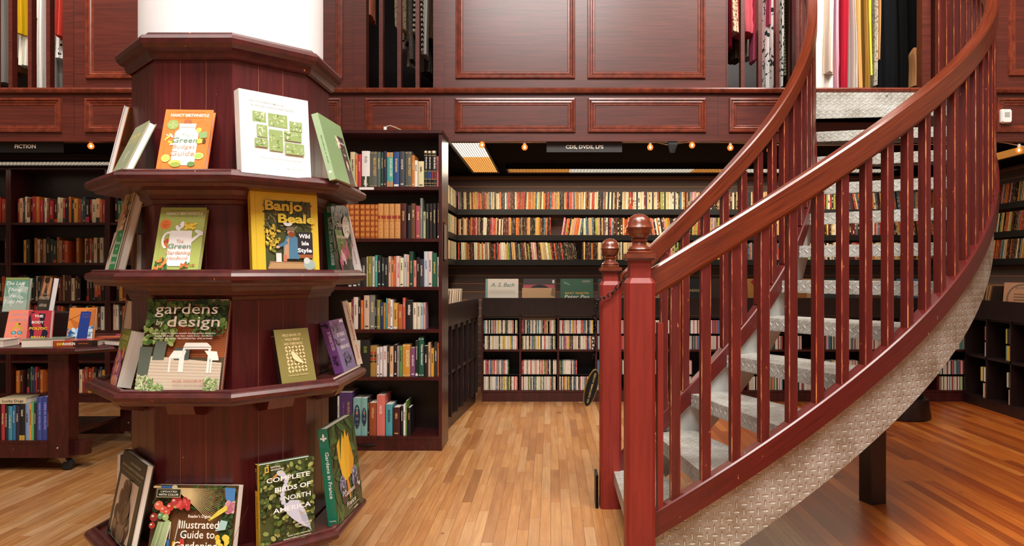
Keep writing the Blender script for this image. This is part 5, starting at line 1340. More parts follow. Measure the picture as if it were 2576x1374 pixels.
zb = 0.842
sleeve('white record sleeve with green handwriting, at the left end of the back bins', ux(0, 0.022), UY + 0.06, zb, 0, 10, '#e6e0d8', [R_(0, 0, 0.07, 1, '#7fa8a0'), T_('A. S. Bach', 0.52, 0.76, 0.17, '#5f8a7c', sh=0.3, fit=0.72), T_('brandenburg', 0.5, 0.96, 0.025, '#a89a8a')] + [R_(0.12, 0.64 - 0.03 * i, 0.9, 0.645 - 0.03 * i, '#b8ac9c') for i in range(4)])
sleeve('black record sleeve with a small white badge, second bin of the back unit', ux(1, 0.024), UY + 0.10, zb, 0, 9, '#241a18', [R_(0.02, 0.72, 0.98, 0.98, '#2c1e1c'), R_(0.89, 0.86, 0.95, 0.96, '#e6e0d8')])
sleeve('pink record sleeve behind the plain tan sleeve in the second bin', ux(1, 0.022), UY + 0.085, zb - 0.045, 0, 9, '#b8404c', [], s=0.300)
m = MB(); 
m.loft([[(0.15 + 0.15 * math.cos(2 * math.pi * k / 32), y_, 0.16 + 0.15 * math.sin(2 * math.pi * k / 32)) for k in range(32)] for y_ in (0, 0.0015)], M['black'])
o = m.build('vinyl_record'); o.matrix_world = Matrix.Translation((ux(1, 0.03), UY + 0.070, zb - 0.055)) @ Matrix.Rotation(-math.radians(9), 4, 'X'); tag(o, 'black vinyl record peeking out above the plain tan sleeve', 'record')
sleeve('plain tan record sleeve in the second bin, front', ux(1, 0.015), UY + 0.035, zb - 0.09, 0, 8, '#d0a878', [P_([(0.86, 0.78), (0.90, 1.0), (1.0, 1.0), (1.0, 0.72)], '#8a6844')], s=0.315)
sleeve('green record sleeve with gold and white lettering in the third bin', ux(2, 0.022), UY + 0.06, zb, 0, 9, '#1f5a3c', [R_(0.02, 0.02, 0.98, 0.98, '#1f6040'), R_(0.66, 0.84, 0.92, 0.96, '#3c5a48'), R_(0.67, 0.89, 0.91, 0.95, '#7c8c7c'), P_([(0.10, 0.92), (0.30, 0.82), (0.29, 0.80), (0.12, 0.86)], '#7fa88c'), T_('MARY MARTIN', 0.5, 0.53, 0.085, '#e0b040', bold=0.02, fit=0.72), T_('Peter Pan', 0.5, 0.40, 0.15, '#e8e4dc', bold=0.02, sh=0.2, fit=0.76)])
sleeve('dark purple record sleeve in the bin beside the rear newel post', ux(3, 0.024), UY + 0.06, zb, 0, 9, '#2c2434', [R_(0.04, 0.3, 0.96, 0.5, '#8a5a6a')])
rg = random.Random(31)
SL = [(4, '#d8a888', 'pale pink', [T_('Musique De Danse', 0.5, 0.62, 0.13, '#241a1c', fit=0.96), T_('10 SUR 10', 0.5, 0.44, 0.08, '#3a2a2c', fit=0.4)]), (5, '#16201e', 'black', [T_('RUMANIAN', 0.5, 0.6, 0.12, '#c9b88a', fit=0.6)]), (6, '#3c2a24', 'dark brown', [R_(0.55, 0.1, 0.9, 0.95, '#c9a060')]),
      (7, '#c9924c', 'tan and red', [P_([(0.1, 0.9), (0.5, 0.4), (0.6, 0.5), (0.2, 1.0)], '#a83c24'), E_(0.8, 0.5, 0.25, 0.25, '#7a4a2c')]), (8, '#e0b88a', 'light tan', [E_(0.4, 0.5, 0.25, 0.3, '#c07a3c')]), (9, '#2c4a54', 'dark teal', []), (10, '#b8a48a', 'cream', [R_(0.1, 0.4, 0.9, 0.6, '#6a3a2c')]), (11, '#3a7fa0', 'blue', [R_(0.1, 0.7, 0.5, 0.9, '#e6e0d8')]), (12, '#d8c8a8', 'cream and red', [R_(0.1, 0.5, 0.9, 0.7, '#a8302c')])]
for k, c, nm, art in SL:
    sleeve('%s record sleeve seen through the stairs, %s bin of the back unit' % (nm, ordinal(k + 1)), ux(k, 0.022), UY + 0.06, zb, 0, 9, c, art)

# left side bin unit of the alcove, records leaning in it
lb = thing('record_bin', 'narrow dark record bin along the left side of the music alcove', 'record bin', (-0.80, 5.45, 0)); LO = lb.location
def lbp(y): return -0.772 + (y - 5.42) * 0.08
m = MB(LO)
P = [(lbp(5.32), 5.32), (lbp(6.68), 6.68), (lbp(6.68) - 0.02, 6.68), (lbp(5.32) - 0.02, 5.32)]
m.prism(P, 0.80, 0.972, M['darkwood']); m.build('bin_front', lb)
m = MB(LO); m.prism([(lbp(5.32) - 0.02, 5.32), (lbp(6.68) - 0.02, 6.68), (-1.085, 6.68), (-1.085, 5.32)], 0.76, 0.80, M['darkwood']); m.build('bin_floor', lb)
m = MB(LO); m.prism([(lbp(5.32) - 0.03, 5.32), (lbp(6.68) - 0.03, 6.68), (-1.085, 6.68), (-1.085, 5.32)], 0.0, 0.09, M['darkwood']); m.build('plinth', lb)
m = MB(LO); m.prism([(lbp(5.32) - 0.02, 5.32), (lbp(6.68) - 0.02, 6.68), (-1.085, 6.68), (-1.085, 5.32)], 0.42, 0.44, M['darkwood']); m.build('shelf', lb)
for k in range(7):
    y = 5.33 + k * 0.222
    m = MB(LO); m.box((-1.085, y, 0.09), (lbp(y) - 0.005, y + 0.018, 0.80), M['darkwood']); m.build('divider', lb)
rg = random.Random(8)
for i in range(26):
    c = rg.choice(['#c9b090', '#3a2c24', '#a88460', '#e0d0b8', '#5a4a3c', '#241c18', '#8a6a48', '#b8a48a'])
    m = MB(); m.box((0, 0, 0), (0.29, 0.004, 0.305), M['print'], srgb(c)); o = m.build('record_sleeve')
    yy = 5.38 + i * 0.034
    o.matrix_world = Matrix.Translation((-1.078, yy, 0.803)) @ Matrix.Rotation(math.radians(-30), 4, 'X')
    tag(o, '%s record sleeve leaning in the left side bin, %s from the near end' % (cname(c), ordinal(i + 1)), 'record', 'records leaning in the left side bin')

# right side bin unit
rb = thing('record_bin', 'dark record bin with shelves below, along the right side of the alcove', 'record bin', (3.87, 5.3, 0)); RO_ = rb.location
m = MB(RO_); m.box((3.85, 5.0, 0.80), (3.87, 6.68, 0.965), M['darkwood']); m.build('bin_front', rb)
m = MB(RO_); m.box((3.87, 5.0, 0.78), (4.43, 6.68, 0.80), M['darkwood']); m.build('bin_floor', rb)
m = MB(RO_); m.box((3.86, 5.0, 0.0), (4.20, 6.68, 0.09), M['darkwood']); m.build('plinth', rb)
m = MB(RO_); m.box((3.86, 5.0, 0.44), (4.20, 6.68, 0.46), M['darkwood']); m.build('shelf', rb)
m = MB(RO_); m.box((4.20, 5.0, 0.0), (4.22, 6.68, 0.78), M['darkwood']); m.build('back_panel', rb)
for k in range(6):
    y = 5.0 + k * 0.332
    m = MB(RO_); m.box((3.86, y, 0.09), (4.20, y + 0.018, 0.80), M['darkwood']); m.build('divider', rb)
rg = random.Random(18)
for i in range(14):
    c = rg.choice(['#a8784c', '#3a2c24', '#8a5a38', '#c9a878', '#241c18'])
    m = MB(); m.box((0, 0, 0), (0.29, 0.004, 0.30), M['print'], srgb(c)); o = m.build('record_sleeve')
    o.matrix_world = Matrix.Translation((3.885, 6.62 - i * 0.02, 0.803)) @ Matrix.Rotation(math.radians(16), 4, 'X')
    tag(o, '%s record sleeve leaning in the right side bin, %s from the far end' % (cname(c), ordinal(i + 1)), 'record', 'records leaning in the right side bin')
o = sleeve('brown record sleeve with a round printed seal, face out in the right side bin', 3.92, 6.22, 0.815, -62, 8, '#a06a44', [E_(0.5, 0.55, 0.42, 0.42, '#5a3420'), E_(0.5, 0.55, 0.37, 0.37, '#a06a44'), T_('JOHN', 0.5, 0.82, 0.09, '#4a2a1a', fit=0.4)] + [R_(0.28, 0.66 - 0.08 * i, 0.72, 0.69 - 0.08 * i, '#4a2a1a') for i in range(5)], group='records leaning in the right side bin')
# a few discs in the dark shelves of the right bin: too far in shade to count
stuff = MB()
for k in range(5):
    for z in (0.092, 0.235, 0.462, 0.605):
        y = 5.03 + k * 0.332
        e = y + rg.uniform(0.02, 0.10)
        while y < e:
            rot_box(stuff, 3.88, y, z, 0.13, 0.0098, 0.125, 0, M['leather'], srgb(rg.choice(CDC[:9]))); y += 0.0125
tag(stuff.build('compact_discs'), 'shaded compact discs in the shelves under the right side bin', 'cds', kind='stuff')

# step stool standing in the alcove
st = thing('step_stool', 'round dark step stool on the floor behind the staircase', 'stool', (2.95, 6.0, 0)); O_ = st.location
m = MB(O_); m.lathe((2.95, 6.0, 0), [(0.215, 0.004), (0.218, 0.02), (0.195, 0.165), (0.185, 0.17), (0.165, 0.17)], M['darkwood'], 40); m.build('skirt', st)
m = MB(O_); m.lathe((2.95, 6.0, 0), [(0.16, 0.165), (0.145, 0.34), (0.152, 0.352), (0.150, 0.362), (0.10, 0.364)], M['black'], 40); m.build('step', st)
ol = thing('power_outlet', 'white double power outlet on the end of the back unit behind the stair', 'outlet', (3.70, 6.66, 0.44)); O_ = ol.location
m = MB(O_); m.box((3.66, 6.660, 0.40), (3.715, 6.676, 0.475), M['white']); m.build('cover_plate', ol)
for dx in (3.671, 3.69):
    m = MB(O_); m.box((dx, 6.658, 0.41), (dx + 0.014, 6.6605, 0.465), M['galv']); m.build('socket', ol)

# ------------------------------------------------------------ octagonal table on casters with its books
tb = thing('display_table', 'dark wooden table with clipped corners on casters, left of the octagonal stand', 'table', (-3.4, 4.8, 0)); O_ = tb.location
def clip(x0, x1, y0, y1, c): return [(x0 + c, y0), (x1 - c, y0), (x1, y0 + c), (x1, y1 - c), (x1 - c, y1), (x0 + c, y1), (x0, y1 - c), (x0, y0 + c)]
TX0, TX1, TY0, TY1 = -4.7, -2.52, 4.27, 5.36
m = MB(O_)
rings = []
for ins, z in ((0.03, 0.722), (0.012, 0.726), (0.004, 0.736), (0.0, 0.742), (0.002, 0.752), (0.010, 0.757), (0.012, 0.760)):
    rings.append([(x, y, z) for x, y in clip(TX0 + ins, TX1 - ins, TY0 + ins, TY1 - ins, 0.32)])
m.loft(rings, M['kiosk_edge'], True, True); m.build('tabletop', tb)
for lx in (-4.42, -2.995):
    for ly in (4.40, 5.13):
        m = MB(O_); m.cbox(lx, ly, 0.085, 0.724, 0.125, 0.10, M['shelfwood'], 0, 0.003)
        m.sphere((lx - 0.002, ly - 0.051, 0.145), 0.008, M['steel'], 8, 6)
        lg = m.build('leg', tb)
        m = MB(O_)
        m.box((lx - 0.03, ly - 0.03, 0.078), (lx + 0.03, ly + 0.03, 0.085), M['steel'])
        m.loft([[(lx - 0.03 + dx, ly + s * 0.016, 0.078) for dx, s in ((0, -1), (0.05, -1), (0.05, 1), (0, 1))], [(lx + 0.012 + dx, ly + s * 0.014, 0.030) for dx, s in ((0, -1), (0.03, -1), (0.03, 1), (0, 1))]], M['steel'])
        cs = m.build('caster', lg)
        m = MB(O_)
        wc = (lx + 0.028, ly, 0.036)
        m.loft([[(wc[0] + r * math.cos(2 * math.pi * k / 24), wc[1] + yy, wc[2] + r * math.sin(2 * math.pi * k / 24)) for k in range(24)] for r, yy in ((0.024, -0.015), (0.034, -0.013), (0.0355, 0), (0.034, 0.013), (0.024, 0.015))], M['rubber'], True, True, None, True)
        m.build('caster_wheel', lg)
m = MB(O_); m.box((-4.48, 4.36, 0.168), (-3.065, 5.10, 0.188), M['shelfwood']); m.build('lower_shelf', tb)
m = MB(O_); m.box((-4.48, 4.352, 0.085), (-3.058, 4.372, 0.168), M['shelfwood']); m.build('apron', tb)
m = MB(O_); m.box((-4.48, 5.11, 0.06), (-3.058, 5.14, 0.17), M['shelfwood']); m.build('apron', tb)
m = MB(O_); m.box((-2.932, 4.40, 0.09), (-2.86, 4.46, 0.175), M['shelfwood']); m.build('foot_block', tb)

ZT = 0.7606


def tx(px, D): return (px - 1385) * D / 1800
def tz(py, D): return 1.22 + (683 - py) * D / 1800


GT = 'books displayed on the table'
a = [R_(0, 0, 1, 1, '#ee8c76'), T_('LESSONS', 0.5, 0.83, 0.07, '#8a9cb0', sh=0.2, fit=0.68), T_('IN', 0.5, 0.76, 0.035, '#8a9cb0', sh=0.2), T_('CHEMISTRY', 0.5, 0.665, 0.07, '#8a9cb0', sh=0.2, fit=0.84),
     E_(0.5, 0.36, 0.23, 0.24, '#d8a838'), E_(0.47, 0.56, 0.09, 0.07, '#d8b040'), E_(0.55, 0.57, 0.05, 0.04, '#3a2a18'), E_(0.50, 0.30, 0.19, 0.24, '#f0987e'), P_([(0.3, 0.42), (0.5, 0.46), (0.7, 0.42), (0.6, 0.50), (0.4, 0.50)], '#d8b040'), E_(0.37, 0.30, 0.11, 0.08, '#2c4a54'), E_(0.37, 0.30, 0.085, 0.06, '#6fc0d0'), E_(0.63, 0.30, 0.11, 0.08, '#2c4a54'), E_(0.63, 0.30, 0.085, 0.06, '#6fc0d0'), E_(0.5, 0.185, 0.05, 0.02, '#c84a4a'), T_('BONNIE GARMUS', 0.5, 0.09, 0.045, '#8a9cb0', fit=0.6)]
cover_book('hardcover_book', 'salmon pink hardcover with a woman in blue glasses, standing on the table', (-3.445, 4.50, ZT), 4, 17, 0.142, 0.212, 0.034, '#ee8c76', '#e07c66', a, group=GT, pages='pages_white')
a = [R_(0, 0, 1, 1, '#c23c48'), P_([(0.08, 0.0), (0.30, 0.1), (0.30, 0.42), (0.16, 0.62), (0.10, 0.90), (0.34, 0.96), (0.14, 0.96), (0.02, 0.80), (0.04, 0.5), (0.14, 0.3)], '#221a34'), P_([(0.55, 0.0), (0.78, 0.0), (0.94, 0.34), (0.70, 0.58), (0.76, 0.90), (0.46, 0.92), (0.56, 0.62), (0.68, 0.44)], '#221a34')]
a += [T_('THE', 0.46, 0.80, 0.10, '#f4f0e4', bold=0.04, fit=0.40), T_('BODY', 0.44, 0.62, 0.10, '#f4f0e4', bold=0.04, fit=0.54), T_('POLITIC', 0.48, 0.44, 0.10, '#f0c83c', bold=0.04, fit=0.80), T_('BRIAN', 0.50, 0.175, 0.10, '#f0c83c', bold=0.04, fit=0.62), T_('PLATZER', 0.50, 0.01, 0.10, '#f4d860', bold=0.04, fit=0.84)]
cover_book('hardcover_book', 'crimson novel with dark leg silhouettes and white and yellow lettering, on the table', (-3.262, 4.45, ZT), 0, 7, 0.140, 0.212, 0.030, '#c23c48', '#c23c48', a, group=GT)
m = MB()
a = [R_(0, 0, 1, 1, '#d8843c'), P_([(0, 0.7), (0.4, 0.55), (1, 1), (1, 0.4), (0.3, 0.35)], '#c06a28'), P_([(0.0, 0.62), (0.9, 0.98), (0.92, 0.97), (0.0, 0.60)], '#7a3c18')] + leaves(50, 0.02, 0.0, 0.42, 0.34, ['#7fb0d0', '#a8d0e8', '#3a70a8', '#cfe4ee', '#28508a'], 0.09, 201, 0.6) + leaves(26, 0.76, 0.04, 1, 0.42, ['#7fb0d0', '#a8d0e8', '#3a70a8', '#cfe4ee'], 0.07, 202, 0.6) + [P_([(0.40, 0.03), (0.80, 0.03), (0.86, 0.88), (0.46, 0.88)], '#1c3a8c'), R_(0.52, 0.78, 0.80, 0.81, '#5a4a7c'), R_(0.54, 0.70, 0.80, 0.73, '#5a4a7c')]
cover_book('hardcover_book', 'orange hardcover with a blue panel and blue animal picture, on the table', (-3.068, 4.53, ZT + 0.012), 10, 14, 0.150, 0.212, 0.032, '#d8843c', '#1f3a84', a, (), group=GT, roll=-9 * 0)
rs = thing('display_riser', 'dark wooden riser block behind the standing books on the table', 'riser', (-3.4, 4.83, ZT))
m = MB(rs.location); m.box((-3.75, 4.74, ZT), (-3.15, 4.94, 0.945), M['darkwood']); m.build('block', rs)
a = [R_(0, 0, 1, 1, '#6a9a84'), R_(0, 0, 1, 0.45, '#a8b8a8')] + leaves(30, 0, 0.3, 1, 0.7, ['#86ac9a', '#9fbab0', '#b8c8bc'], 0.2, 210, 0.3) + [R_(0, 0.93, 1, 1, '#8a9a5a'), T_('The Last', 0.45, 0.78, 0.15, '#f4f4ee', sh=0.3, fit=0.8), T_('Thing', 0.45, 0.60, 0.14, '#f4f4ee', sh=0.3, fit=0.6), T_('He', 0.4, 0.42, 0.13, '#f4f4ee', sh=0.3), T_('Told Me', 0.45, 0.24, 0.14, '#f4f4ee', sh=0.3, fit=0.8)]
cover_book('hardcover_book', 'sea green novel with white script lettering, on the riser behind the salmon book', (-3.645, 4.755, 0.9456), 4, 10, 0.150, 0.160 + 0.07, 0.034, '#6a9a84', '#8a9a5a', a, group=GT)
a = [R_(0, 0, 1, 1, '#2c1c18'), P_([(0.1, 0.4), (0.2, 1.0), (0.9, 1.0), (0.95, 0.4)], '#a8683c'), P_([(0.2, 0.55), (0.3, 0.98), (0.42, 0.95), (0.32, 0.5)], '#d89a6a'), P_([(0.62, 0.5), (0.74, 0.98), (0.92, 0.95), (0.86, 0.5)], '#d89a6a'), E_(0.5, 0.92, 0.22, 0.16, '#241614'), P_([(0.30, 0.36), (0.5, 0.80), (0.72, 0.36)], '#241614'), T_('THE', 0.48, 0.50, 0.06, '#e0c8a0'), T_('CHRISTIE', 0.48, 0.36, 0.12, '#e8d4b0', fit=0.88), T_('AFFAIR', 0.48, 0.15, 0.12, '#e8d4b0', fit=0.66)]
cover_book('hardcover_book', 'dark novel with a woman on its jacket, on the riser behind the crimson one', (-3.425, 4.765, 0.9456), -30, 9, 0.150, 0.232, 0.036, '#3a2018', '#5a2a20', a, group=GT, pages='pages_white')


def flat_book(label, cx, cy, z, yaw, w, d, t, col, pages='pages', art=(), sart=(), hard=True, name='hardcover_book', group=GT):
    """lying flat: local X = spine length, front edge = spine"""
    root = thing(name, label, 'book', (cx, cy, z), group)
    root.rotation_euler = (0, 0, math.radians(yaw))
    b = 0.003 if hard else 0.001; e = 0.004 if hard else 0
    m = MB(); F = srgb(col)
    m.box((-w / 2, 0, 0), (w / 2, d, b), M['print'], F); m.box((-w / 2, 0, t - b), (w / 2, d, t), M['print'], F); m.box((-w / 2, -0.001, 0), (w / 2, b, t), M['print'], F)
    draw(m, sart, w, t, lambda x, zz, l: (x - w / 2, -0.0014 - 0.0001 * l, zz), M['print'])
    draw(m, art, w, d, lambda x, y, l: (x - w / 2, y, t + 0.0002 + 0.00005 * l), M['print'])
    m.build('cover', root)
    m = MB(); m.box((-w / 2 + e, b, b), (w / 2 - e, d - e, t - b), M[pages]); o = m.build('page_block', root)
    return root


flat_book('big novel lying with its cream page edges to the front, at the table edge', -3.145 + 0.02, 4.50, ZT, 196, 0.235, 0.165, 0.048, '#8a9a84')
flat_book('cream paged book lying at the very left of the table edge', -3.43, 4.50, ZT, 185, 0.17, 0.15, 0.042, '#e6e0d0')
flat_book('orange and black crime novel lying spine out at the table edge', -2.86 - 0.045, 4.375, ZT, 12, 0.245, 0.15, 0.036, '#b0502c', art=[R_(0, 0, 1, 1, '#c8502c')], sart=[R_(0, 0, 1, 1, '#a8401f'), R_(0.45, 0, 1, 1, '#3a1c14'), R_(0.86, 0, 1, 1, '#17120f'), T_('IAN', 0.155, 0.26, 0.62, '#f0d03c', bold=0.04, fit=0.13), T_('RANKIN', 0.36, 0.26, 0.62, '#f4f0e4', bold=0.04, fit=0.27), T_('EXIT MUSIC', 0.68, 0.40, 0.26, '#e0763c', fit=0.22)])
flat_book('dark book lying page edges out at the corner of the table', -2.66, 4.55, ZT, 150, 0.16, 0.13, 0.034, '#2a1a18')
flat_book('red covered book lying flat behind the crime novel', -2.86, 4.63, ZT, 10, 0.24, 0.16, 0.030, '#b8443c', art=[R_(0.1, 0.1, 0.9, 0.9, '#d8784c')])
flat_book('pink covered book lying flat at the back of the table', -2.84, 4.86, ZT, -6, 0.24, 0.17, 0.032, '#c04a64', art=[R_(0.5, 0.1, 0.95, 0.9, '#e08a4c')])
flat_book('orange covered book lying flat on the table beside the pink one', -2.70, 4.76 - 0.035, ZT + 0.0 + 0.033, 14, 0.14, 0.12, 0.02, '#d8804c', art=[R_(0.1, 0.5, 0.6, 0.9, '#e8d8c0')])

LOWT = [(5, 27, 875, '#a83038'), (29, 48, 880, '#1c1a18'), (50, 75, 885, '#3f8aa0'), (78, 97, 880, '#2c6a94'), (98, 122, 880, '#26243a'), (124, 158, 875, '#17161a'), (160, 186, 870, '#7a98c0'), (187, 201, 868, '#d89a3a'), (202, 215, 860, '#5fae74'), (216, 231, 865, '#241f1c'), (233, 263, 828, '#3a4a94'), (265, 300, 825, '#36468c'), (302, 340, 860, '#141416')]
rg = random.Random(3)
for i, (a_, b_, top, col) in enumerate(LOWT):
    D = 4.37
    x = tx(a_ / 2.545, D) + 0.0; w = tx(b_ / 2.545, D) - x
    if x + w > -3.062: w = -3.063 - x
    h = (1102 - top) / 2.545 * D / 1800
    d = [T_('HERE IN AVALON', 0.5, 0.56, 0.55, '#8a94e0' if i == 10 else '#9a9ce8', 'C', bold=0.03, rot=-90, fit=0.62)] if i in (10, 11) else pseudo(rg, contrast(col)) + ([R_(0, 0.0, 1, 0.14, '#c8a040')] if i == 5 else [])
    lab = '%s book on the lower shelf of the table, %s from the left' % (cname(col), ordinal(i + 1))
    spine_book('book', lab, x, D, 0.1886, w, h, 0.15, col, 'books on the lower shelf of the table', deco=d)
for i in range(10):
    w = rg.uniform(0.022, 0.036); col = rg.choice(PAL)
    x = tx(0, 4.37) - 0.04 - 0.036 * i
    spine_book('book', '%s book on the lower table shelf past the red one, %s leftwards' % (cname(col), ordinal(i + 1)), x, 4.375, 0.1886, w, 0.22, 0.15, col, 'books on the lower shelf of the table', deco=pseudo(rg, contrast(col)))
ld = flat_book('cream book lying on top of the row on the lower table shelf', -3.29, 4.38, 0.1886 + 0.2205, 4, 0.155, 0.13, 0.036, '#d0c09c', sart=[T_('Lucky Dogs', 0.5, 0.28, 0.62, '#241c18', bold=0.01, fit=0.78)])

# ------------------------------------------------------------ clothes on the mezzanine
CLY = 5.52


def cxp(px): return (px - 1385) * CLY / 1800
def czp(py): return 1.22 + (683 - py) * CLY / 1800


GN = [0]


def garment(px0, px1, py, mat, label, grp, flare=0.15, yoff=0.0, seed=None, cat='garment', name='hanging_garment', puff=False, top=3.93, hemtilt=0.0):
    GN[0] += 1
    r = random.Random(seed or GN[0] * 7)
    yoff *= 2.2; D = CLY + yoff
    x0, x1 = (px0 - 1385) * D / 1800, (px1 - 1385) * D / 1800
    zb = max(1.22 + (683 - py) * D / 1800, ZM + 0.012)
    cx, w = (x0 + x1) / 2, (x1 - x0) / 2
    dp = 0.085
    m = MB((cx, D, zb)); n = 40; K = 16; rings = []
    ph = [r.uniform(0, 6.28) for _ in range(5)]
    for k in range(K + 1):
        t = k / K; z = zb + (top - zb) * t
        ring = []
        wid = w * (1 + flare * (1 - t) * 0.5) * (1.0 if t < 0.86 else max(0.25, 1 - (t - 0.86) * 5.0))
        dep = dp * (1 + flare * (1 - t)) * (1.0 if t < 0.9 else max(0.2, 1 - (t - 0.9) * 8))
        for i in range(n):
            a = 2 * math.pi * i / n
            f = 1 + (0.16 * (1 - t * 0.6)) * math.sin(3 * a + ph[0] + 0.6 * t) + 0.10 * (1 - t * 0.5) * math.sin(7 * a + ph[1] - t) + 0.05 * math.sin(13 * a + ph[2] + 2 * t)
            if puff: f *= 1 + 0.13 * abs(math.sin(t * 24))
            px_ = cx + wid * 0.86 * f * math.cos(a) + 0.006 * math.sin(5 * t + ph[3])
            py_ = D + dp + dep * f * math.sin(a) * 0.95
            ring.append((px_, py_, z + (hemtilt * math.cos(a) * w if k == 0 else 0)))
        rings.append(ring)
    m.loft(rings, mat, True, True, None, True)
    g = m.build(name)
    tag(g, label, cat, grp)
    return g


def cl(n, c1, c2=None, kind='plain', scale=30): return cloth_mat('cloth_' + n, c1, c2, kind, scale)


K_ = {n: cl(n, *a) for n, a in {
    'cream': ('#e6ddd0',), 'yellow': ('#e8b81c',), 'yellowprint': ('#f0ead8', '#e6c42c', 'print', 9), 'white': ('#e8e2da',), 'mauve': ('#9a6a6a',), 'red': ('#e0483a',), 'dots': ('#f0ece6', '#17130f', 'dots', 34), 'brown': ('#a8643c',), 'grey': ('#8a8680',), 'dark': ('#0a0909',),
    'stripe': ('#e8dcc8', '#1c1816', 'stripe', 26), 'tweed': ('#6a5038', '#3c3024', 'print', 120), 'greyknit': ('#5c5650', '#7a746c', 'print', 80), 'beads': ('#d8c8a8', '#2a211c', 'dots', 60), 'pinkpuff': ('#d8606c',), 'floral': ('#ead8b8', '#a83c34', 'print', 70), 'crimson': ('#a0182c',), 'pinkknit': ('#d0607c', '#b84c68', 'stripe', 60), 'whiteprint': ('#f0ece6', '#2c3a3c', 'print', 26), 'olivecheck': ('#6a6a54', '#3c3c30', 'stripe', 40), 'darkbrown': ('#3a1c14',),
    'whitered': ('#eee6da',), 'blush': ('#e6d0c0',), 'pink': ('#dca8b8',), 'rust': ('#8a3a20',), 'tan': ('#c89a5c',), 'ochre': ('#8a6428',), 'lime': ('#d8dc4a',), 'olive': ('#8a7c2c',), 'navy': ('#050608',), 'black': ('#040404',), 'camel': ('#c08a58',), 'greylace': ('#a89c8c', '#6a6058', 'print', 60), 'peach': ('#e08a6c',)}.items()}
K_['whitered'] = cl('white_red_flowers', '#f0e8dc', '#e4dccf', 'print', 14)

GA = 'clothes behind the left mezzanine rail'
garment(-20, 10, 205, K_['grey'], 'grey garment at the left edge of the mezzanine', GA)
garment(2, 19, 135, K_['cream'], 'cream and orange sleeve hanging at the left end of the mezzanine', GA, yoff=0.02)
garment(5, 18, 182, K_['brown'], 'rust brown knit hanging below the cream sleeve on the mezzanine', GA, yoff=0.08)
garment(33, 49, 82, K_['yellow'], 'plain bright yellow top behind the left mezzanine bars', GA)
garment(43, 66, 163, K_['yellowprint'], 'yellow and white printed dress behind the left mezzanine bars', GA, yoff=0.03)
garment(33, 46, 180, K_['brown'], 'ochre brown garment behind the yellow printed dress', GA, yoff=0.1)
garment(80, 100, 45, K_['cream'], 'short cream blouse between the left mezzanine bars', GA)
garment(80, 92, 160, K_['yellowprint'], 'pale yellow printed skirt under the short cream blouse', GA, yoff=0.06)
garment(93, 109, 222, K_['white'], 'long white dress between the left mezzanine bars', GA, flare=0.35)
garment(84, 97, 168, K_['olivecheck'], 'grey green striped dress beside the long white one', GA, yoff=0.10)
garment(128, 140, 76, K_['mauve'], 'mauve top at the right end of the left mezzanine bars', GA)
garment(138, 154, 90, K_['red'], 'bright red flared top next to the mauve one', GA, flare=0.5, yoff=-0.01)
garment(130, 156, 112, K_['grey'], 'brown grey top behind the red one', GA, yoff=0.08)
garment(136, 156, 145, K_['dots'], 'white garment with black spots below the red top', GA, yoff=0.05)
garment(127, 158, 222, K_['white'], 'long white skirt with soft folds at the end of the left bars', GA, yoff=0.12)

GB = 'clothes behind the middle mezzanine rail'
garment(918, 934, 38, K_['peach'], 'peach garment corner beside the first middle mezzanine bar', GB, flare=0.7)
garment(994, 999, 68, K_['beads'], 'beaded cream scarf hanging just left of the second middle bar', GB)
garment(1009, 1020, 72, K_['beads'], 'string of cream beads hanging right of the second middle bar', GB)
garment(1009, 1028, 123, K_['dots'], 'black and white dotted skirt below the beads', GB, yoff=0.12)
garment(1018, 1031, 105, K_['tweed'], 'dark brown tweed sleeve in the middle mezzanine opening', GB, yoff=0.04)
garment(1026, 1040, 148, K_['greyknit'], 'grey knitted sleeve in the middle mezzanine opening', GB)
garment(1022, 1043, 168, K_['cream'], 'off-white hem below the grey knitted sleeve', GB, yoff=0.14)
garment(1037, 1046, 78, K_['stripe'], 'black and cream striped top left of the third middle bar', GB, yoff=-0.01)
garment(1055, 1064, 128, K_['stripe'], 'black and cream striped garment right of the third middle bar', GB, yoff=-0.01)
garment(1062, 1074, 135, K_['white'], 'white top with black squares beside the striped garment', GB)
garment(1056, 1082, 180, K_['greyknit'], 'grey jersey with a soft hem at the end of the middle opening', GB, yoff=0.1)
garment(1073, 1090, 95, K_['tweed'], 'brown tweed jacket at the right end of the middle opening', GB, yoff=0.04)
garment(1078, 1090, 195, K_['dark'], 'black trousers at the right end of the middle opening', GB, yoff=0.2)

GC = 'clothes behind the right mezzanine rail'
garment(1830, 1844, 118, K_['crimson'], 'crimson garment beside the big panels on the mezzanine', GC)
garment(1840, 1861, 78, K_['floral'], 'cream and red floral top next to the crimson garment', GC)
garment(1836, 1866, 148, K_['tweed'], 'dark patterned skirt under the floral top', GC, yoff=0.12)
garment(1858, 1906, 82, K_['pinkpuff'], 'pink quilted puffer jacket on the mezzanine', GC, puff=True)
garment(1876, 1902, 140, K_['white'], 'white cap shaped hem below the pink puffer jacket', GC, yoff=0.10)
garment(1895, 1908, 148, K_['pinkknit'], 'pink ribbed knit beside the puffer jacket', GC)
garment(1932, 1944, 62, K_['pinkknit'], 'magenta knitted sleeve left of the printed white dress', GC, yoff=-0.01)
garment(1928, 1954, 225, K_['whiteprint'], 'long white dress with dark scattered print', GC, flare=0.3)
garment(1962, 1973, 220, K_['whiteprint'], 'white printed dress just behind the last right bar', GC)
garment(1966, 1980, 190, K_['olivecheck'], 'olive checked long skirt near the stair opening', GC, yoff=0.05)
garment(1976, 2004, 215, K_['darkbrown'], 'dark brown coat near the stair opening', GC, yoff=0.06)

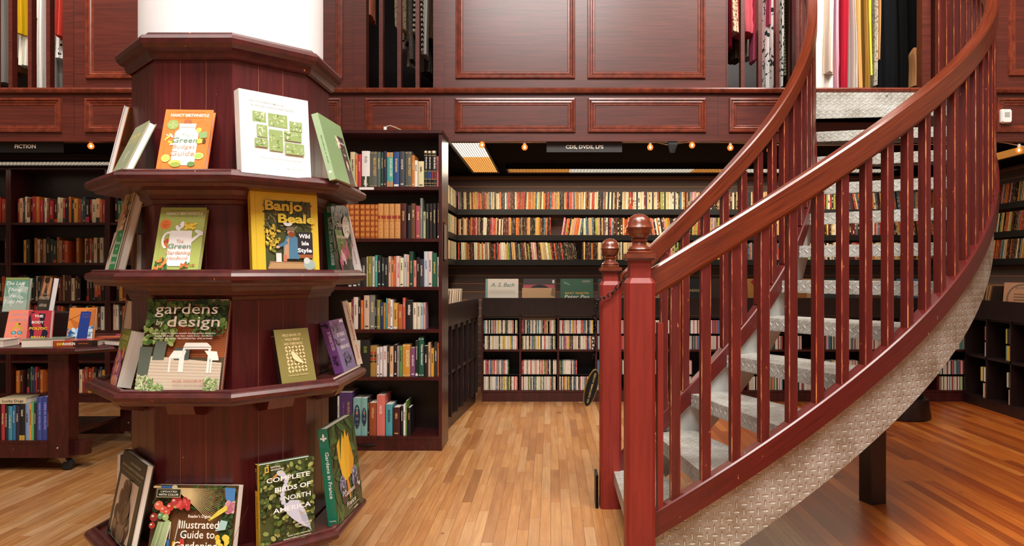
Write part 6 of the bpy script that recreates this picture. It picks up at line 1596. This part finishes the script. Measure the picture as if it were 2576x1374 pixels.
GD = 'clothes on the rail at the top of the stairs'
garment(2048, 2060, 232, K_['cream'], 'narrow cream garment nearest the inner handrail', GD, yoff=-0.02)
garment(2054, 2098, 232, K_['whitered'], 'long white dress with small red flowers at the stair top', GD, flare=0.25)
garment(2078, 2104, 182, K_['blush'], 'blush coloured blouse at the stair top', GD, yoff=-0.03, flare=0.3)
garment(2104, 2116, 232, K_['pink'], 'pale pink dress beside the red one', GD, yoff=0.0)
garment(2117, 2140, 232, K_['crimson'], 'plain raspberry red dress at the stair top', GD, yoff=-0.02)
garment(2135, 2144, 225, K_['rust'], 'rust brown garment just right of the red dress', GD, yoff=0.05)
garment(2143, 2151, 225, K_['cream'], 'cream linen garment with a pointed hem', GD, flare=0.5)
garment(2153, 2171, 228, K_['tan'], 'tan cotton dress at the stair top', GD, yoff=-0.01)
garment(2172, 2190, 222, K_['ochre'], 'ochre brown trousers at the stair top', GD, flare=0.2, yoff=-0.01)
garment(2188, 2196, 190, K_['lime'], 'lime yellow top between the ochre and olive clothes', GD, yoff=-0.02)
garment(2194, 2206, 228, K_['olive'], 'olive green dress at the stair top', GD, yoff=0.02)
garment(2200, 2210, 215, K_['greylace'], 'grey lace garment next to the dark clothes', GD)
garment(2207, 2217, 150, K_['camel'], 'camel sleeve at the edge of the dark clothes', GD, yoff=-0.01)
garment(2212, 2262, 228, K_['navy'], 'black dress with a wide hem, first of the dark clothes', GD, flare=0.3)
garment(2256, 2292, 228, K_['black'], 'black coat in the middle of the dark clothes', GD, yoff=0.03)
garment(2288, 2322, 228, K_['navy'], 'black garment beside the camel bag', GD, yoff=0.05)
garment(2306, 2326, 214, K_['camel'], 'camel bag shaped garment at the right end of the rail', GD, yoff=-0.03, flare=0.6, top=2.95)
for a_, b_, lb_ in ((-120, 170, 'left'), (905, 1100, 'middle'), (1815, 2010, 'right'), (2045, 2335, 'stair top')):
    x0, x1 = cxp(a_), cxp(b_)
    t = thing('clothes_rail', 'steel clothes rail above the %s mezzanine opening' % lb_, 'clothes rail', ((x0 + x1) / 2, CLY + 0.085, ZM), 'clothes rails')
    m = MB(t.location); m.tube([(x0, CLY + 0.085, 3.94), (x1, CLY + 0.085, 3.94)], 0.014, M['steel'], 10); m.build('rail', t)
    for x in (x0 + 0.01, x1 - 0.01):
        m = MB(t.location); m.tube([(x, CLY + 0.085, ZM + 0.005), (x, CLY + 0.085, 3.94)], 0.012, M['steel'], 10); m.build('post', t)
    t['label'] = 'steel clothes rail above the %s mezzanine opening' % lb_

# ------------------------------------------------------------ ceiling lights of the alcoves
def louvre_light(name, label, x0, x1, y0, y1, along, segs, slats, group='louvred ceiling lights of the alcoves', watts=0):
    t = thing(name, label, 'ceiling light', ((x0 + x1) / 2, (y0 + y1) / 2, ZC), group); o = t.location
    zt, zb_ = ZC, ZC - 0.045
    m = MB(o)
    for a_, b_ in (((x0, y0), (x1, y0 + 0.015)), ((x0, y1 - 0.015), (x1, y1)), ((x0, y0), (x0 + 0.015, y1)), ((x1 - 0.015, y0), (x1, y1))):
        m.box((a_[0], a_[1], zb_), (b_[0], b_[1], zt - 0.0005), M['darkmetal'])
    m.build('housing', t)
    for f0, f1, mt in segs:
        m = MB(o)
        if along == 'x': m.box((x0 + 0.016 + (x1 - x0 - 0.032) * f0, y0 + 0.016, zb_ + 0.010), (x0 + 0.016 + (x1 - x0 - 0.032) * f1 - 0.001, y1 - 0.016, zb_ + 0.018), M[mt])
        else: m.box((x0 + 0.016, y0 + 0.016 + (y1 - y0 - 0.032) * f0, zb_ + 0.010), (x1 - 0.016, y0 + 0.016 + (y1 - y0 - 0.032) * f1 - 0.001, zb_ + 0.018), M[mt])
        m.build('diffuser', t)
    m = MB(o)
    for k in range(1, slats):
        if along == 'x':
            x = x0 + (x1 - x0) * k / slats; m.box((x - 0.002, y0 + 0.015, zb_ + 0.0065), (x + 0.002, y1 - 0.015, zb_ + 0.0098), M['steel'])
        else:
            x = x0 + (x1 - x0) * k / slats; m.box((x - 0.002, y0 + 0.015, zb_ + 0.0065), (x + 0.002, y1 - 0.015, zb_ + 0.0098), M['steel'])
    if along == 'x':
        for k in (1, 2): m.box((x0 + 0.015, y0 + (y1 - y0) * k / 3 - 0.002, zb_), (x1 - 0.015, y0 + (y1 - y0) * k / 3 + 0.002, zb_ + 0.009), M['steel'])
    m.build('louvre', t)
    if watts: area('louvred_light_lamp', ((x0 + x1) / 2, (y0 + y1) / 2, zb_ - 0.004), ((x0 + x1) / 2, (y0 + y1) / 2, 0), x1 - x0 - 0.04, y1 - y0 - 0.04, watts, (1, 0.86, 0.66))
    return t


louvre_light('louvred_light', 'louvred ceiling light, half white and half amber, inside the left of the music alcove', -0.77, -0.50, 5.32, 7.05, 'y', [(0, 0.45, 'tube_white'), (0.45, 1.0, 'tube_amber')], 14, watts=16)
louvre_light('louvred_light', 'long louvred ceiling light along the back of the music alcove', -0.42, 3.30, 6.74, 7.06, 'x', [(0, 0.16, 'tube_amber'), (0.16, 0.48, 'tube_white'), (0.48, 0.56, 'tube_amber'), (0.56, 1.0, 'tube_white')], 120, watts=42)
louvre_light('louvred_light', 'louvred ceiling light along the right side of the music alcove', 3.62, 3.92, 5.3, 6.5, 'y', [(0, 1.0, 'tube_amber')], 14, watts=2)
louvre_light('louvred_light', 'long louvred ceiling light above the fiction bookcases', -5.9, -2.3, 6.30, 6.58, 'x', [(0, 1.0, 'tube_dim')], 110, watts=2.5)

# ------------------------------------------------------------ hanging signs
def sign(label, x0, x1, z0, z1, y, txt, tx0, tx1, size, name='hanging_sign'):
    t = thing(name, label, 'sign', ((x0 + x1) / 2, y, z0), 'black hanging section signs'); o = t.location
    m = MB(o); m.box((x0, y, z0), (x1, y + 0.006, z1), M['signgrey' if 'grey' in label else 'black'])
    draw(m, [T_(txt, ((tx0 + tx1) / 2 - x0) / (x1 - x0), 0.36, size, '#f4f0e6', bold=0.03, fit=(tx1 - tx0) / (x1 - x0))], x1 - x0, z1 - z0, lambda x, z, l: (x0 + x, y - 0.0006, z0 + z), M['print'])
    m.build('sign_board', t)
    for f in (0.10, 0.52, 0.90):
        x = x0 + (x1 - x0) * f
        m = MB(o); m.box((x - 0.002, y + 0.001, z1 - 0.004), (x + 0.002, y + 0.005, ZS - 0.012), M['wire']); m.build('hanger', t)
    return t


SY = 5.20
def sx(px): return (px - 1385) * SY / 1800
def sz(py): return 1.22 + (683 - py) * SY / 1800
sign('dark grey hanging sign reading CDS, DVDS, LPS over the music alcove', sx(1375), sx(1565), sz(383), sz(357), SY, 'CDS, DVDS, LPS', sx(1423), sx(1518), 0.46)
sign('black hanging sign reading FICTION over the left bookcases', sx(-60), sx(160), sz(384), sz(353), SY, 'FICTION', sx(37), sx(90), 0.42)

# ------------------------------------------------------------ string lights
def strand(label, pts, bulbs):
    t = thing('string_lights', label, 'string lights', (sx(pts[0][0]), SY - 0.015, sz(pts[0][1])), 'string lights under the mezzanine'); o = t.location
    m = MB(o); Y = SY - 0.015
    m.tube([(sx(a_), Y, sz(b_)) for a_, b_ in pts], 0.0038, M['wire'], 6); m.build('wire', t)
    for a_, b_ in bulbs:
        x, z = sx(a_), sz(b_)
        m = MB(o); m.lathe((x, Y, z + 0.026), [(0.009, -0.012), (0.011, -0.004), (0.011, 0.012), (0.006, 0.018)], M['white'], 12); s_ = m.build('socket', t)
        m = MB(o); m.lathe((x, Y, z), [(0.0005, -0.024), (0.012, -0.0215), (0.020, -0.012), (0.0225, 0.0), (0.019, 0.010), (0.012, 0.018), (0.009, 0.020)], M['bulb'], 20); tag(m.build('bulb', t), 'glowing amber bulb')
        m = MB(o); m.sphere((x, Y, z - 0.002), 0.0085, M['filament'], 12, 8, 1.2); m.build('filament', t)


strand('string of amber bulbs along the entrance of the music alcove', [(1128, 352), (1165, 353), (1190, 357), (1213, 353), (1260, 356), (1320, 360), (1360, 355), (1410, 356), (1480, 356), (1540, 357), (1620, 356), (1650, 359), (1676, 365), (1700, 363), (1735, 358), (1752, 353)], [(1213, 365), (1320, 371), (1635, 371), (1740, 366)])
strand('string of amber bulbs passing behind the stair railings', [(1795, 357), (1836, 360), (1870, 362), (1935, 364), (1985, 367), (2120, 366), (2240, 365), (2355, 364), (2440, 365), (2506, 357), (2576, 370), (2700, 372)], [(1836, 372), (1935, 378), (2355, 377), (2560, 378)])
strand('string light with a single bulb beside the fiction sign', [(161, 354), (195, 355), (232, 355), (295, 354), (420, 356)], [(232, 368)])
t = thing('wrapped_connector', 'cable connector wrapped in black plastic among the string lights', 'connector', (sx(1690), SY - 0.02, sz(385)))
m = MB(t.location); m.loft([[(sx(1690) + a_, SY - 0.02 + b_, sz(386)) for a_, b_ in ((-0.018, -0.012), (0.016, -0.01), (0.02, 0.012), (-0.014, 0.012))], [(sx(1690) + a_, SY - 0.02 + b_, sz(366)) for a_, b_ in ((-0.03, -0.018), (0.034, -0.02), (0.03, 0.012), (-0.032, 0.014))], [(sx(1690) + a_, SY - 0.02 + b_, sz(352)) for a_, b_ in ((-0.034, -0.015), (0.04, -0.012), (0.036, 0.012), (-0.03, 0.014))]], M['rubber']); m.build('wrapping', t)
# plug and cord on top of the tall bookcase
t = thing('extension_lead', 'short cream cord with a plug lying on top of the tall bookcase', 'cord', (bx(985), BY + 0.05, 2.181))
m = MB(t.location); m.tube([(bx(966), BY + 0.05, 2.195), (bx(970), BY + 0.05, 2.215), (bx(978), BY + 0.06, 2.222), (bx(990), BY + 0.07, 2.212), (bx(1002), BY + 0.08, 2.198), (bx(1012), BY + 0.10, 2.186), (bx(1022), BY + 0.13, 2.185)], 0.0045, M['wire'], 8); m.build('cable', t)
m = MB(t.location); m.cbox(bx(966), BY + 0.05, 2.1815, 2.212, 0.022, 0.02, M['white'], 0.2, 0.004); m.build('plug', t)
# motion sensor on the right end of the fascia
t = thing('motion_sensor', 'small white motion sensor on the dark panelling right of the stairs', 'sensor', (fx(2529), FY, fz(310)))
xs, zs = fx(2529), fz(293)
m = MB(t.location)
def rr(w_, h_, y_): return [(xs + sxx * (w_ - (0.008 if c_ else 0)), y_, zs + szz * (h_ - (0 if c_ else 0.008))) for sxx, szz, c_ in ((-1, -1, 1), (1, -1, 1), (1, -1, 0), (1, 1, 0), (1, 1, 1), (-1, 1, 1), (-1, 1, 0), (-1, -1, 0))]
m.loft([rr(0.038, 0.050, FY - 0.001), rr(0.038, 0.050, FY - 0.03), rr(0.032, 0.044, FY - 0.042)], M['white']); m.build('housing', t)
m = MB(t.location); m.box((xs - 0.018, FY - 0.0445, zs - 0.006), (xs + 0.018, FY - 0.042, zs + 0.026), M['galv']); m.build('lens', t)
